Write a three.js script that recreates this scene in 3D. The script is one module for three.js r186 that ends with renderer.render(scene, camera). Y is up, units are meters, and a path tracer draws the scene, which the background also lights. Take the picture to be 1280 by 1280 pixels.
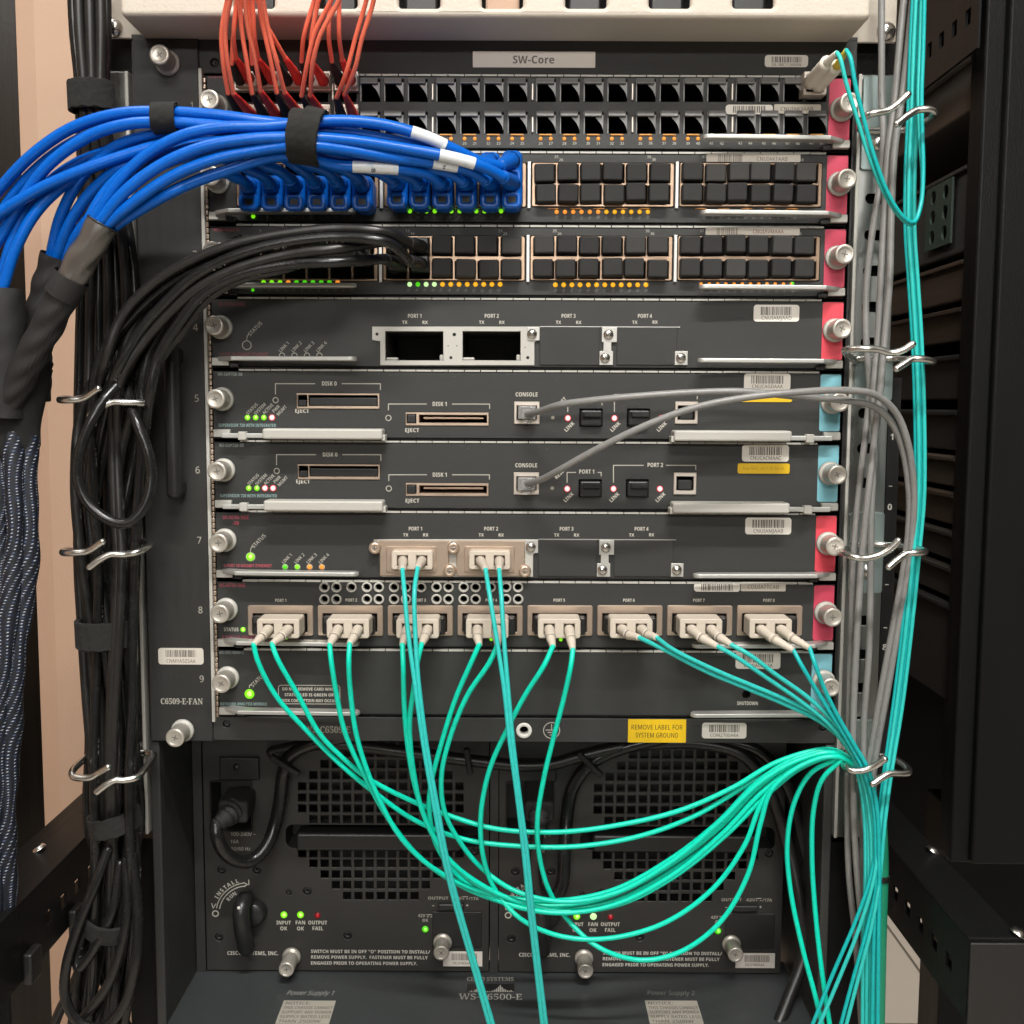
import * as THREE from 'three';
import { mergeGeometries } from 'three/addons/utils/BufferGeometryUtils.js';
import { RoundedBoxGeometry } from 'three/addons/geometries/RoundedBoxGeometry.js';
import { RectAreaLightUniformsLib } from 'three/addons/lights/RectAreaLightUniformsLib.js';

// ---------------------------------------------------------------- camera, light, exposure
const scene = new THREE.Scene();
const D = 0.70;                                         // metres from the lens to the plane of the card faces (z = 0)
const FOV = 49.5;
const camera = new THREE.PerspectiveCamera(FOV, 1, 0.02, 30);
camera.position.set(0, 0, D);
camera.rotation.order = 'YXZ';
camera.rotation.set(THREE.MathUtils.degToRad(-5.42), THREE.MathUtils.degToRad(0.12), THREE.MathUtils.degToRad(0.27));
camera.updateMatrixWorld(true);
scene.add(camera);
scene.background = new THREE.Color(0x000000);
const renderer = new THREE.WebGLRenderer({ antialias: true });
renderer.toneMapping = THREE.LinearToneMapping;
renderer.toneMappingExposure = 1.62;
renderer.shadowMap.enabled = true;
RectAreaLightUniformsLib.init();
const CEIL = 1.28, FLOOR = -1.25;                       // room heights, measured from the eye
const LAMPS = [                                         // fluorescent ceiling fittings: centre x, z, length, width, intensity
  [0.14, 0.92, 0.62, 0.07, 150],
  [-0.05, 2.05, 1.2, 0.30, 13],
  [-0.62, -0.05, 0.3, 1.2, 1.7],  // unseen fitting added to brighten the peach wall
  [0.95, -2.0, 0.3, 1.2, 14],  // unseen fitting added to brighten the floor behind the rack
];
const WARM = new THREE.Color().setRGB(1.0, 0.975, 0.93);

// ---------------------------------------------------------------- helpers
let seed = 7;
const rnd = (a = 0, b = 1) => { seed = (seed * 1664525 + 1013904223) >>> 0; return a + (b - a) * seed / 4294967296; };
const V = (x, y, z) => new THREE.Vector3(x, y, z);
const MM = 0.001;
const FP = 640 / Math.tan(THREE.MathUtils.degToRad(FOV / 2));
function P(px, py, z = 0) {                             // a point of the photograph, taken to lie at depth z (mm) from the card faces
  const d = V((px - 640) / FP, -(py - 640) / FP, -1).applyQuaternion(camera.quaternion);
  const t = (z * MM - D) / d.z;
  return V(d.x * t, d.y * t, z * MM);
}
function H(px, py, y) {                                 // the same on a level plane at height y (m)
  const d = V((px - 640) / FP, -(py - 640) / FP, -1).applyQuaternion(camera.quaternion);
  const t = y / d.y;
  return V(d.x * t, y, D + d.z * t);
}
function R(x0, y0, x1, y1, z = 0) {                     // an upright rectangle
  const xm = (x0 + x1) / 2, ym = (y0 + y1) / 2;
  return { x0: P(x0, ym, z).x, x1: P(x1, ym, z).x, y0: P(xm, y1, z).y, y1: P(xm, y0, z).y };
}
const used = {};
function numbered(n) { const k = used[n] = (used[n] ?? -1) + 1; return k ? `${n}_${String(k).padStart(3, '0')}` : n; }
function shade(o) { o.traverse(m => { if (m.isMesh) { m.castShadow = true; m.receiveShadow = true; } }); return o; }
function tag(o, label, category, group, kind) {
  if (label) o.userData.label = label;
  if (category) o.userData.category = category;
  if (group) o.userData.group = group;
  if (kind) o.userData.kind = kind;
  return o;
}
function thing(name, label, category, base = [0, 0, 0], group) {
  const g = new THREE.Group(); g.name = numbered(name);
  Array.isArray(base) ? g.position.set(...base) : g.position.copy(base);
  scene.add(g);
  return tag(g, label, category, group);
}
function origin(o) { const p = V(0, 0, 0); while (o && o !== scene) { p.add(o.position); o = o.parent; } return p; }
function part(parent, name, geo, mat, label) {          // geometry in world metres
  const m = new THREE.Mesh(geo, mat); m.name = name; m.castShadow = m.receiveShadow = true;
  m.position.copy(origin(parent)).negate();
  if (label) m.userData.label = label;
  parent.add(m); return m;
}
function partAt(parent, name, geo, mat, p, rot) {       // geometry about its own origin, set at the world point p
  const m = new THREE.Mesh(geo, mat); m.name = name; m.castShadow = m.receiveShadow = true;
  m.position.copy(p).sub(origin(parent));
  if (rot) m.rotation.set(...rot);
  parent.add(m); return m;
}
function solo(name, geo, mat, label, category, group) { // a thing of one mesh, geometry in world metres
  geo.computeBoundingBox();
  const c = geo.boundingBox.getCenter(V(0, 0, 0)); c.y = geo.boundingBox.min.y;
  geo.translate(-c.x, -c.y, -c.z);
  const m = new THREE.Mesh(geo, mat); m.name = numbered(name); m.position.copy(c); m.castShadow = m.receiveShadow = true;
  scene.add(m); return tag(m, label, category, group);
}
function struct(name, geo, mat) { const m = new THREE.Mesh(geo, mat); m.name = numbered(name); m.castShadow = m.receiveShadow = true; scene.add(m); m.userData.kind = 'structure'; return m; }
function flat(geo) { const g = geo.index ? geo.toNonIndexed() : geo; for (const k of Object.keys(g.attributes)) if (!['position', 'normal', 'uv'].includes(k)) g.deleteAttribute(k); return g; }
function merge(list) { return mergeGeometries(list.map(flat)); }
function box(x0, y0, z0, x1, y1, z1) { const g = new THREE.BoxGeometry(Math.abs(x1 - x0), Math.abs(y1 - y0), Math.abs(z1 - z0)); g.translate((x0 + x1) / 2, (y0 + y1) / 2, (z0 + z1) / 2); return g; }
function rbox(x0, y0, z0, x1, y1, z1, r = 0.0008, s = 2) {
  const w = Math.abs(x1 - x0), h = Math.abs(y1 - y0), d = Math.abs(z1 - z0);
  const g = new RoundedBoxGeometry(w, h, d, s, Math.min(r, w / 2.05, h / 2.05, d / 2.05)); g.translate((x0 + x1) / 2, (y0 + y1) / 2, (z0 + z1) / 2); return g;
}
const bR = (r, z0, z1) => box(r.x0, r.y0, z0 * MM, r.x1, r.y1, z1 * MM);
const rbR = (r, z0, z1, rad = 0.0008) => rbox(r.x0, r.y0, z0 * MM, r.x1, r.y1, z1 * MM, rad);
function rectPath(r, rad = 0, P2 = THREE.Shape) {
  const s = new P2(); const { x0, x1, y0, y1 } = r;
  if (!rad) { s.moveTo(x0, y0); s.lineTo(x1, y0); s.lineTo(x1, y1); s.lineTo(x0, y1); s.closePath(); return s; }
  s.moveTo(x0 + rad, y0); s.lineTo(x1 - rad, y0); s.absarc(x1 - rad, y0 + rad, rad, -Math.PI / 2, 0); s.lineTo(x1, y1 - rad); s.absarc(x1 - rad, y1 - rad, rad, 0, Math.PI / 2);
  s.lineTo(x0 + rad, y1); s.absarc(x0 + rad, y1 - rad, rad, Math.PI / 2, Math.PI); s.lineTo(x0, y0 + rad); s.absarc(x0 + rad, y0 + rad, rad, Math.PI, Math.PI * 1.5);
  return s;
}
function circlePath(x, y, r) { const h = new THREE.Path(); h.absarc(x, y, r, 0, Math.PI * 2, true); return h; }
function plate(r, holes, z0, z1, { rad = 0, bevel = 0.0003, circles = [] } = {}) {    // sheet with openings, uv 0..1 over r
  const s = rectPath(r, rad);
  for (const h of holes) s.holes.push(rectPath(h, h.rad || 0, THREE.Path));
  for (const c of circles) s.holes.push(circlePath(...c));
  const g = new THREE.ExtrudeGeometry(s, { depth: (z1 - z0) * MM - bevel, bevelEnabled: bevel > 0, bevelThickness: bevel, bevelSize: bevel, bevelOffset: -bevel, bevelSegments: 1, curveSegments: 8 });
  g.translate(0, 0, z0 * MM);
  return uvOver(g, r);
}
function uvOver(g, r) {
  const p = g.attributes.position, uv = g.attributes.uv;
  for (let i = 0; i < p.count; i++) uv.setXY(i, (p.getX(i) - r.x0) / (r.x1 - r.x0), (p.getY(i) - r.y0) / (r.y1 - r.y0));
  return g;
}
function cavity(r, z, depth) {                          // the inside of an opening: four sides and a back
  const { x0, x1, y0, y1 } = r, t = 0.0005, a = z * MM, b = (z - depth) * MM;
  return merge([box(x0 - t, y0 - t, b, x0, y1 + t, a), box(x1, y0 - t, b, x1 + t, y1 + t, a), box(x0, y0 - t, b, x1, y0, a), box(x0, y1, b, x1, y1 + t, a), box(x0 - t, y0 - t, b - t, x1 + t, y1 + t, b)]);
}
function pts(list) { return list.map(([x, y, z]) => P(x, y, z)); }
function curve(points) { return new THREE.CatmullRomCurve3(points, false, 'centripetal'); }
function tube(points, r, { seg = 6, radial = 8, caps = true } = {}) {
  const c = points instanceof THREE.Curve ? points : curve(points);
  const n = Math.max(8, Math.round((points.points || points).length * seg));
  const g = new THREE.TubeGeometry(c, n, r, radial, false);
  if (!caps) return g;
  const ends = [0, 1].map(t => { const s = new THREE.SphereGeometry(r, radial, 4); const p = c.getPoint(t); s.translate(p.x, p.y, p.z); return s; });
  return merge([g, ...ends]);
}
function lathe(profile, seg = 20) { return new THREE.LatheGeometry(profile.map(([r, y]) => new THREE.Vector2(r, y)), seg); }   // axis y
function along(g, dir) { return g.applyQuaternion(new THREE.Quaternion().setFromUnitVectors(V(0, 1, 0), dir.clone().normalize())); }

// ---------------------------------------------------------------- textures and materials
function noiseTex(n, cells, fn, wrap = true) {          // fn(value 0..1, x, y) -> [r,g,b]; layered value noise that tiles
  const grids = cells.map(c => { const a = new Float32Array(c * c); for (let i = 0; i < a.length; i++) a[i] = rnd(); return a; });
  const data = new Uint8Array(n * n * 4);
  const sm = t => t * t * (3 - 2 * t);
  for (let y = 0; y < n; y++) for (let x = 0; x < n; x++) {
    let v = 0, w = 0, amp = 1;
    cells.forEach((c, k) => {
      const fx = x / n * c, fy = y / n * c, ix = Math.floor(fx), iy = Math.floor(fy), tx = sm(fx - ix), ty = sm(fy - iy), g = grids[k];
      const at = (i, j) => g[((j % c) * c) + (i % c)];
      v += amp * ((at(ix, iy) * (1 - tx) + at(ix + 1, iy) * tx) * (1 - ty) + (at(ix, iy + 1) * (1 - tx) + at(ix + 1, iy + 1) * tx) * ty); w += amp; amp *= 0.75;
    });
    const [r, g, b] = fn(v / w, x, y), i = (y * n + x) * 4;
    data[i] = r; data[i + 1] = g; data[i + 2] = b; data[i + 3] = 255;
  }
  const t = new THREE.DataTexture(data, n, n); t.magFilter = THREE.LinearFilter; t.minFilter = THREE.LinearMipmapLinearFilter; t.generateMipmaps = true;
  t.wrapS = t.wrapT = THREE.RepeatWrapping; t.needsUpdate = true; return t;
}
const grain = noiseTex(256, [128, 64], v => [v * 255, v * 255, v * 255]);
const smudge = noiseTex(256, [4, 9, 24, 70], v => { const k = 150 + 105 * v; return [k, k, k]; });   // uneven gloss: handling marks and dust
function rep(t, x, y = x) { const c = t.clone(); c.repeat.set(x, y); c.needsUpdate = true; return c; }
const grainFine = rep(grain, 6, 6), smudgeWide = rep(smudge, 1, 1);
const rgb = (r, g, b) => new THREE.Color().setRGB(r, g, b);
const std = (c, roughness, metalness = 0, more = {}) => new THREE.MeshStandardMaterial({ color: c, roughness, metalness, ...more });
const phys = (c, o) => new THREE.MeshPhysicalMaterial({ color: c, ...o });
function jacket(c, ink, roughness, spec = 1) {           // extruded cable jacket: slight mottle and a line of worn ink print along one side
  const cv = document.createElement('canvas'); cv.width = 1024; cv.height = 48; const x = cv.getContext('2d');
  const g = v => Math.round(255 * (v <= 0.0031308 ? 12.92 * v : 1.055 * Math.pow(v, 1 / 2.4) - 0.055));
  x.fillStyle = `rgb(${c.map(g)})`; x.fillRect(0, 0, 1024, 48);
  for (let i = 0; i < 700; i++) { x.fillStyle = rnd() < 0.5 ? `rgba(0,0,0,${rnd(0.01, 0.07)})` : `rgba(255,255,255,${rnd(0.005, 0.035)})`; x.fillRect(rnd(0, 1024), rnd(0, 48), rnd(1, 26), rnd(1, 5)); }
  x.fillStyle = ink; x.font = 'bold 7px sans-serif'; let u = 20;
  for (const s of ['4PR 24AWG', '(UL) E188', 'VERIFIED', 'CM 75C', '0417 M']) { for (const ch of s) { if (rnd() > 0.25) x.fillText(ch, u, 27); u += 6; } u += rnd(60, 150); }
  const t = new THREE.CanvasTexture(cv); t.colorSpace = THREE.SRGBColorSpace; t.wrapS = t.wrapT = THREE.RepeatWrapping; t.repeat.set(3, 1); t.magFilter = THREE.LinearFilter;
  return new THREE.MeshPhysicalMaterial({ color: rgb(1, 1, 1), map: t, roughness, specularIntensity: spec, roughnessMap: rep(smudge, 6, 1) });
}
const M = {
  black: std(rgb(0.016, 0.0155, 0.015), 0.5, 0, { roughnessMap: smudgeWide, bumpMap: grainFine, bumpScale: 0.00006 }),
  charcoal: std(rgb(0.030, 0.030, 0.029), 0.62, 0, { roughnessMap: smudgeWide, bumpMap: grainFine, bumpScale: 0.00008 }),
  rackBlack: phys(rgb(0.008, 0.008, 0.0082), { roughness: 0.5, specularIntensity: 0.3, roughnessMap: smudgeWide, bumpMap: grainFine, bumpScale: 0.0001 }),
  recessBlack: std(rgb(0.018, 0.018, 0.018), 0.6),  // jack plastic; inside metal cages its black stands in for depth shade
  bayMetal: std(rgb(0.10, 0.098, 0.094), 0.6, 0.3),
  zinc: std(rgb(0.50, 0.51, 0.49), 0.38, 1, { roughnessMap: smudgeWide }),
  zincDull: std(rgb(0.42, 0.44, 0.41), 0.55, 0.85, { roughnessMap: smudgeWide }),
  steel: std(rgb(0.60, 0.59, 0.56), 0.27, 1),
  chrome: std(rgb(0.62, 0.60, 0.57), 0.24, 1),
  nickel: std(rgb(0.62, 0.555, 0.49), 0.36, 0.55),
  knob: std(rgb(0.50, 0.465, 0.41), 0.4, 0.5, { roughnessMap: smudgeWide }),
  tanMetal: std(rgb(0.60, 0.47, 0.37), 0.42, 0.75, { roughnessMap: smudgeWide }),
  bezel: std(rgb(0.33, 0.23, 0.16), 0.4, 0.7, { roughnessMap: smudgeWide }),
  zincTealSheen: std(rgb(0.34, 0.42, 0.41), 0.36, 0.8),  // zinc with the reflection of the teal cables tinted into its colour
  clipMetal: std(rgb(0.50, 0.49, 0.46), 0.42, 0.4),
  greyPaint: std(rgb(0.48, 0.47, 0.43), 0.5, 0.1),
  lever: std(rgb(0.55, 0.55, 0.525), 0.4, 0.6),
  beige: std(rgb(0.55, 0.495, 0.42), 0.5, 0, { bumpMap: rep(grain, 10, 10), bumpScale: 0.00016 }),
  beigePlug: std(rgb(0.56, 0.495, 0.415), 0.48),
  plugWhite: std(rgb(0.72, 0.68, 0.60), 0.42),
  rubber: std(rgb(0.021, 0.0205, 0.020), 0.72, 0, { bumpMap: grainFine, bumpScale: 0.0001 }),
  rubberWorn: std(rgb(0.042, 0.041, 0.039), 0.78, 0, { bumpMap: grainFine, bumpScale: 0.00012 }),
  rubberDark: std(rgb(0.012, 0.011, 0.011), 0.66, 0, { bumpMap: grainFine, bumpScale: 0.0001 }),
  plastic: std(rgb(0.015, 0.015, 0.015), 0.36),
  velcro: std(rgb(0.014, 0.014, 0.013), 0.97, 0, { bumpMap: rep(grain, 5, 5), bumpScale: 0.0006 }),
  cordBlack: jacket([0.010, 0.010, 0.010], 'rgba(215,212,205,0.75)', 0.32),
  cordSoft: jacket([0.012, 0.0115, 0.011], 'rgba(215,212,205,0.5)', 0.48),
  blue: jacket([0.001, 0.105, 0.50], 'rgba(190,215,240,0.35)', 0.40, 0.55),
  bluePlug: phys(rgb(0.002, 0.095, 0.44), { roughness: 0.46, specularIntensity: 0.6, roughnessMap: smudgeWide }),
  orange: jacket([0.93, 0.185, 0.105], 'rgba(90,20,10,0.35)', 0.42),
  redBoot: std(rgb(0.80, 0.040, 0.030), 0.5),
  greyCord: jacket([0.215, 0.213, 0.205], 'rgba(60,60,58,0.55)', 0.46),
  aqua: jacket([0.003, 0.66, 0.47], 'rgba(10,60,60,0.45)', 0.42, 0.7),
  teal: jacket([0.030, 0.50, 0.46], 'rgba(10,50,60,0.5)', 0.42, 0.7),
  tealDeep: jacket([0.008, 0.42, 0.41], 'rgba(10,50,60,0.5)', 0.42, 0.7),
  greenTube: std(rgb(0.012, 0.25, 0.135), 0.5),
  white: std(rgb(0.72, 0.70, 0.66), 0.55),
  pink: std(rgb(0.62, 0.06, 0.115), 0.5),
  rose: std(rgb(0.78, 0.068, 0.10), 0.5),
  sky: std(rgb(0.19, 0.47, 0.55), 0.5),
  yellow: std(rgb(0.80, 0.58, 0.02), 0.5),
  wallPeach: std(rgb(0.68, 0.47, 0.345), 0.85, 0, { bumpMap: rep(grain, 8, 8), bumpScale: 0.0002 }),
  wallTan: std(rgb(0.50, 0.37, 0.25), 0.85, 0, { bumpMap: rep(grain, 8, 8), bumpScale: 0.0008 }),
  floorTile: std(rgb(0.50, 0.46, 0.40), 0.5, 0, { roughnessMap: smudgeWide }),
  grout: std(rgb(0.20, 0.18, 0.16), 0.9),
  aisle: std(rgb(0.07, 0.068, 0.065), 0.8),
  ceiling: std(rgb(0.75, 0.74, 0.71), 0.9),
  wood: std(rgb(0.075, 0.052, 0.038), 0.6, 0, { roughnessMap: smudgeWide }),
  clearGlue: phys(rgb(0.075, 0.066, 0.058), { roughness: 0.35, clearcoat: 1, clearcoatRoughness: 0.12 }),
  clearPlug: phys(rgb(0.85, 0.84, 0.82), { roughness: 0.12, transmission: 0.75, thickness: 0.002, ior: 1.5 }),
};
const glow = (c, i) => std(c.clone().multiplyScalar(0.4), 0.35, 0, { emissive: c, emissiveIntensity: i });
const LED = {
  green: glow(rgb(0.10, 0.80, 0.01), 0.40), lime: glow(rgb(0.26, 0.95, 0.01), 0.48), paleGreen: glow(rgb(0.62, 1.0, 0.42), 0.55), orange: glow(rgb(1.0, 0.33, 0.035), 0.5),
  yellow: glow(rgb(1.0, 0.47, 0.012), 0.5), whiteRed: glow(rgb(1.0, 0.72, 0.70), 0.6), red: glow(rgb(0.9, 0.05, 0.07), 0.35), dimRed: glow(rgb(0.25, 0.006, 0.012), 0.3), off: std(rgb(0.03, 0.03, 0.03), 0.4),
};

// flat print: a canvas that covers the rectangle r (world metres) at a number of pixels per mm, drawn in photograph coordinates
function print(r, base, draw, ppm = 5, at = (x, y) => P(x, y, 0), speck = 5) {
  const w = Math.min(2048, Math.round((r.x1 - r.x0) / MM * ppm)), k = w / (r.x1 - r.x0), h = Math.max(4, Math.round((r.y1 - r.y0) * k));
  const cv = document.createElement('canvas'); cv.width = w; cv.height = h;
  const c = cv.getContext('2d');
  c.fillStyle = base; c.fillRect(0, 0, w, h);
  if (speck) for (let i = 0; i < w * h / 60; i++) { const a = rnd(); c.fillStyle = a < 0.5 ? `rgba(0,0,0,${0.02 * speck * rnd()})` : `rgba(255,250,240,${0.006 * speck * rnd()})`; c.fillRect(rnd(0, w), rnd(0, h), rnd(1, 4), rnd(1, 3)); }
  const q = (x, y) => { const p = at(x, y); return [(p.x - r.x0) * k, (r.y1 - p.y) * k]; };
  const s = 0.505 * MM * k;                             // one photograph pixel, in canvas pixels
  const pen = {
    c, q, s,
    text(t, x, y, size, { color = '#cfcabd', font = 'sans-serif', weight = 'bold', fit, angle = 0, align = 'center', spacing = 0 } = {}) {
      const [u, v] = q(x, y); c.save(); c.translate(u, v); c.rotate(-angle * Math.PI / 180); c.fillStyle = color; c.font = `${weight} ${size * s}px ${font}`; c.textAlign = align; c.textBaseline = 'middle';
      if (spacing) c.letterSpacing = `${spacing * s}px`;
      if (fit) { const m = c.measureText(t).width; c.scale(fit * s / m, 1); }
      c.fillText(t, 0, 0); c.restore();
    },
    line(list, width = 0.9, color = '#c4bfb3') { c.save(); c.strokeStyle = color; c.lineWidth = width * s; c.lineJoin = 'round'; c.beginPath(); list.forEach(([x, y], i) => { const [u, v] = q(x, y); i ? c.lineTo(u, v) : c.moveTo(u, v); }); c.stroke(); c.restore(); },
    ring(x, y, rad, width = 1, color = '#c4bfb3') { const [u, v] = q(x, y); c.strokeStyle = color; c.lineWidth = width * s; c.beginPath(); c.arc(u, v, rad * s, 0, 7); c.stroke(); },
    dot(x, y, rad, color) { const [u, v] = q(x, y); c.fillStyle = color; c.beginPath(); c.arc(u, v, rad * s, 0, 7); c.fill(); },
    bars(x0, y0, x1, y1, color = '#4a443e') { const [u0, v0] = q(x0, y0), [u1, v1] = q(x1, y1); c.fillStyle = color; for (let u = u0; u < u1;) { const t = s * rnd(0.4, 1.6); c.fillRect(u, v0, Math.min(t, u1 - u), v1 - v0); u += t + s * rnd(0.5, 1.5); } },
    rect(x0, y0, x1, y1, color) { const [u0, v0] = q(x0, y0), [u1, v1] = q(x1, y1); c.fillStyle = color; c.fillRect(u0, v0, u1 - u0, v1 - v0); },
  };
  draw(pen);
  if (speck >= 5) {                                     // settled dust specks, hairline scratches and rubbed spots
    for (let i = 0; i < w * h / 2600; i++) { c.fillStyle = `rgba(205,198,185,${rnd(0.03, 0.26)})`; const d = rnd(0.5, 1.5); c.fillRect(rnd(0, w), rnd(0, h), d, d * rnd(0.7, 1.8)); }
    for (let i = 0; i < w / 110; i++) { const u = rnd(0, w), v = rnd(0, h), a = rnd(0, 6.3), l = rnd(6, 34); c.strokeStyle = `rgba(185,178,165,${rnd(0.04, 0.16)})`; c.lineWidth = rnd(0.4, 0.9); c.beginPath(); c.moveTo(u, v); c.quadraticCurveTo(u + Math.cos(a) * l * 0.5 + rnd(-3, 3), v + Math.sin(a) * l * 0.5, u + Math.cos(a) * l, v + Math.sin(a) * l); c.stroke(); }
  }
  const t = new THREE.CanvasTexture(cv); t.colorSpace = THREE.SRGBColorSpace; t.anisotropy = 8; t.magFilter = THREE.LinearFilter;
  return t;
}
const faceBump = rep(grain, 40, 4.4), faceGloss = rep(smudge, 5, 1);
function printed(tex, roughness = 0.62) { return std(rgb(1, 1, 1), roughness, 0, { map: tex, roughnessMap: faceGloss, bumpMap: faceBump, bumpScale: 0.00008 }); }
// ---------------------------------------------------------------- the room: floor, ceiling, walls, lamps
struct('ceiling', box(-2.6, CEIL, -3.2, 2.6, CEIL + 0.1, 3.2), M.ceiling);
struct('floor_base', box(-2.6, FLOOR - 0.12, -3.2, 2.6, FLOOR - 0.006, 3.2), M.grout);
{ // floor tiles that show beside the rack, each its own slab
  const floor = scene.children.find(o => o.name === 'floor_base'); floor.name = 'floor';
  const tileGeo = new RoundedBoxGeometry(0.594, 0.016, 0.594, 2, 0.002);
  for (let i = -4; i < 4; i++) for (let j = -5; j < 5; j++) { const t = new THREE.Mesh(tileGeo, M.floorTile); t.name = 'floor_tile'; t.position.set(0.31 + i * 0.6 + 0.3, FLOOR - 0.008, -1.46 + 0.3 + (j + 2) * 0.6); t.receiveShadow = t.castShadow = true; floor.add(t); }
}
struct('wall_back', box(-2.6, FLOOR, -3.3, 2.6, CEIL, -3.2), M.wallTan);
struct('wall_front', box(-2.6, FLOOR, 3.2, 2.6, CEIL, 3.3), M.aisle);
struct('wall_left', box(-2.7, FLOOR, -3.2, -2.6, CEIL, 3.2), M.wallPeach);
struct('wall_right', box(2.6, FLOOR, -3.2, 2.7, CEIL, 3.2), M.aisle);
{ // the peach corner of wall beside the rack: a broad face and a narrow face turned away
  const a = P(52, 300, -820), b = P(420, 300, -820);
  const s = new THREE.Shape(); s.moveTo(a.x, 0.82); s.lineTo(b.x, 0.82); s.lineTo(b.x, 1.6); s.lineTo(a.x - 0.42, 1.6); s.lineTo(a.x - 0.42, 0.98); s.closePath();
  const g = new THREE.ExtrudeGeometry(s, { depth: CEIL - FLOOR, bevelEnabled: false }); g.rotateX(-Math.PI / 2); g.translate(0, FLOOR, 0);
  const w = struct('wall_corner', g, M.wallPeach);
}
{ // unseen wall light added across the aisle as frontal fill under the beige overhang
  const y = 0.72, z = 3.2, len = 1.5, hgt = 0.14;
  const t = thing('added_wall_light', 'added unseen light on the far aisle wall, filling the rack front', 'added light', [0, y - hgt / 2, z]);
  part(t, 'housing', rbox(-len / 2 - 0.02, y - hgt / 2 - 0.02, z - 0.055, len / 2 + 0.02, y + hgt / 2 + 0.02, z - 0.001, 0.006), M.white);
  part(t, 'diffuser', box(-len / 2, y - hgt / 2, z - 0.060, len / 2, y + hgt / 2, z - 0.0552), std(rgb(0.8, 0.8, 0.78), 0.5, 0, { emissive: WARM, emissiveIntensity: 4 }));
  const L = new THREE.RectAreaLight(WARM, 22, len, hgt); L.position.set(0, y, z - 0.063); L.lookAt(0, y - 0.2, 0); L.name = 'added_fill_light'; scene.add(L);
}
for (const [x, z, len, wid, I] of LAMPS) {
  const t = thing('ceiling_light', z < -1.5 ? 'added unseen ceiling light behind the rack brightening the floor tiles' : x < -0.5 ? 'added unseen ceiling light brightening the peach wall beside the rack' : z < 1.5 ? 'long fluorescent ceiling light above the front of the rack' : 'long fluorescent ceiling light further out over the aisle', 'ceiling light', [x, CEIL - 0.06, z], 'fluorescent ceiling lights');
  part(t, 'housing', rbox(x - len / 2 - 0.02, CEIL - 0.055, z - wid / 2 - 0.02, x + len / 2 + 0.02, CEIL - 0.001, z + wid / 2 + 0.02, 0.006), M.white);
  part(t, 'diffuser', box(x - len / 2, CEIL - 0.060, z - wid / 2, x + len / 2, CEIL - 0.0552, z + wid / 2), std(rgb(0.8, 0.8, 0.78), 0.5, 0, { emissive: WARM, emissiveIntensity: 4 }));
  const L = new THREE.RectAreaLight(WARM, I, len, wid); L.position.set(x, CEIL - 0.063, z); L.lookAt(x, CEIL - 1, z); L.name = 'fluorescent_light'; scene.add(L);
}
// ---------------------------------------------------------------- the switch chassis
const SY = k => (201.0 - 44.45 * (k - 1)) * MM;        // top of card slot k
const XL = -0.2345, XR = 0.2074, XH = -0.1936;          // chassis sides, fan tray's right edge
const RIN = -0.2289, ROUT = 0.2015;                     // inner faces of the power supply bay
const ZP = -71;                                         // face of the power supplies (mm)
const SILL = -0.4095;                                   // floor of the bay
const TOPY = 0.2225, BARY = -0.2155;
function textPlate(name, parent, r, z, mat, rad = 0.001, thick = 0.25) {   // a sticker
  return part(parent, name, plate(r, [], z, z + thick, { rad, bevel: 0 }), mat);
}
function sticker(parent, x0, y0, x1, y1, z, base, draw, rad = 0.0019, name = 'label_sticker', ppm = 8) {
  const r = R(x0, y0, x1, y1, z);
  const t = print(r, base, draw, ppm, (x, y) => P(x, y, z), 1);
  return textPlate(name, parent, r, z, std(rgb(1, 1, 1), 0.5, 0, { map: t }), rad);
}
function barcode(parent, x0, y0, x1, y1, text, { z = 0.2, split = 0.62, base = '#e6e1d8' } = {}) {
  const w = x1 - x0, h = y1 - y0;
  return sticker(parent, x0, y0, x1, y1, z, base, p => { p.bars(x0 + w * 0.16, y0 + h * 0.12, x1 - w * 0.16, y0 + h * split, '#5a534b'); p.text(text, (x0 + x1) / 2, y0 + h * 0.79, h * 0.30, { color: '#5a524a', fit: w * 0.66, weight: 'normal' }); });
}
const chassis = thing('switch_chassis', 'black modular network switch chassis with nine card slots and power supply bay', 'network switch', [(XL + XR) / 2, -0.47, 0]);
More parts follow.
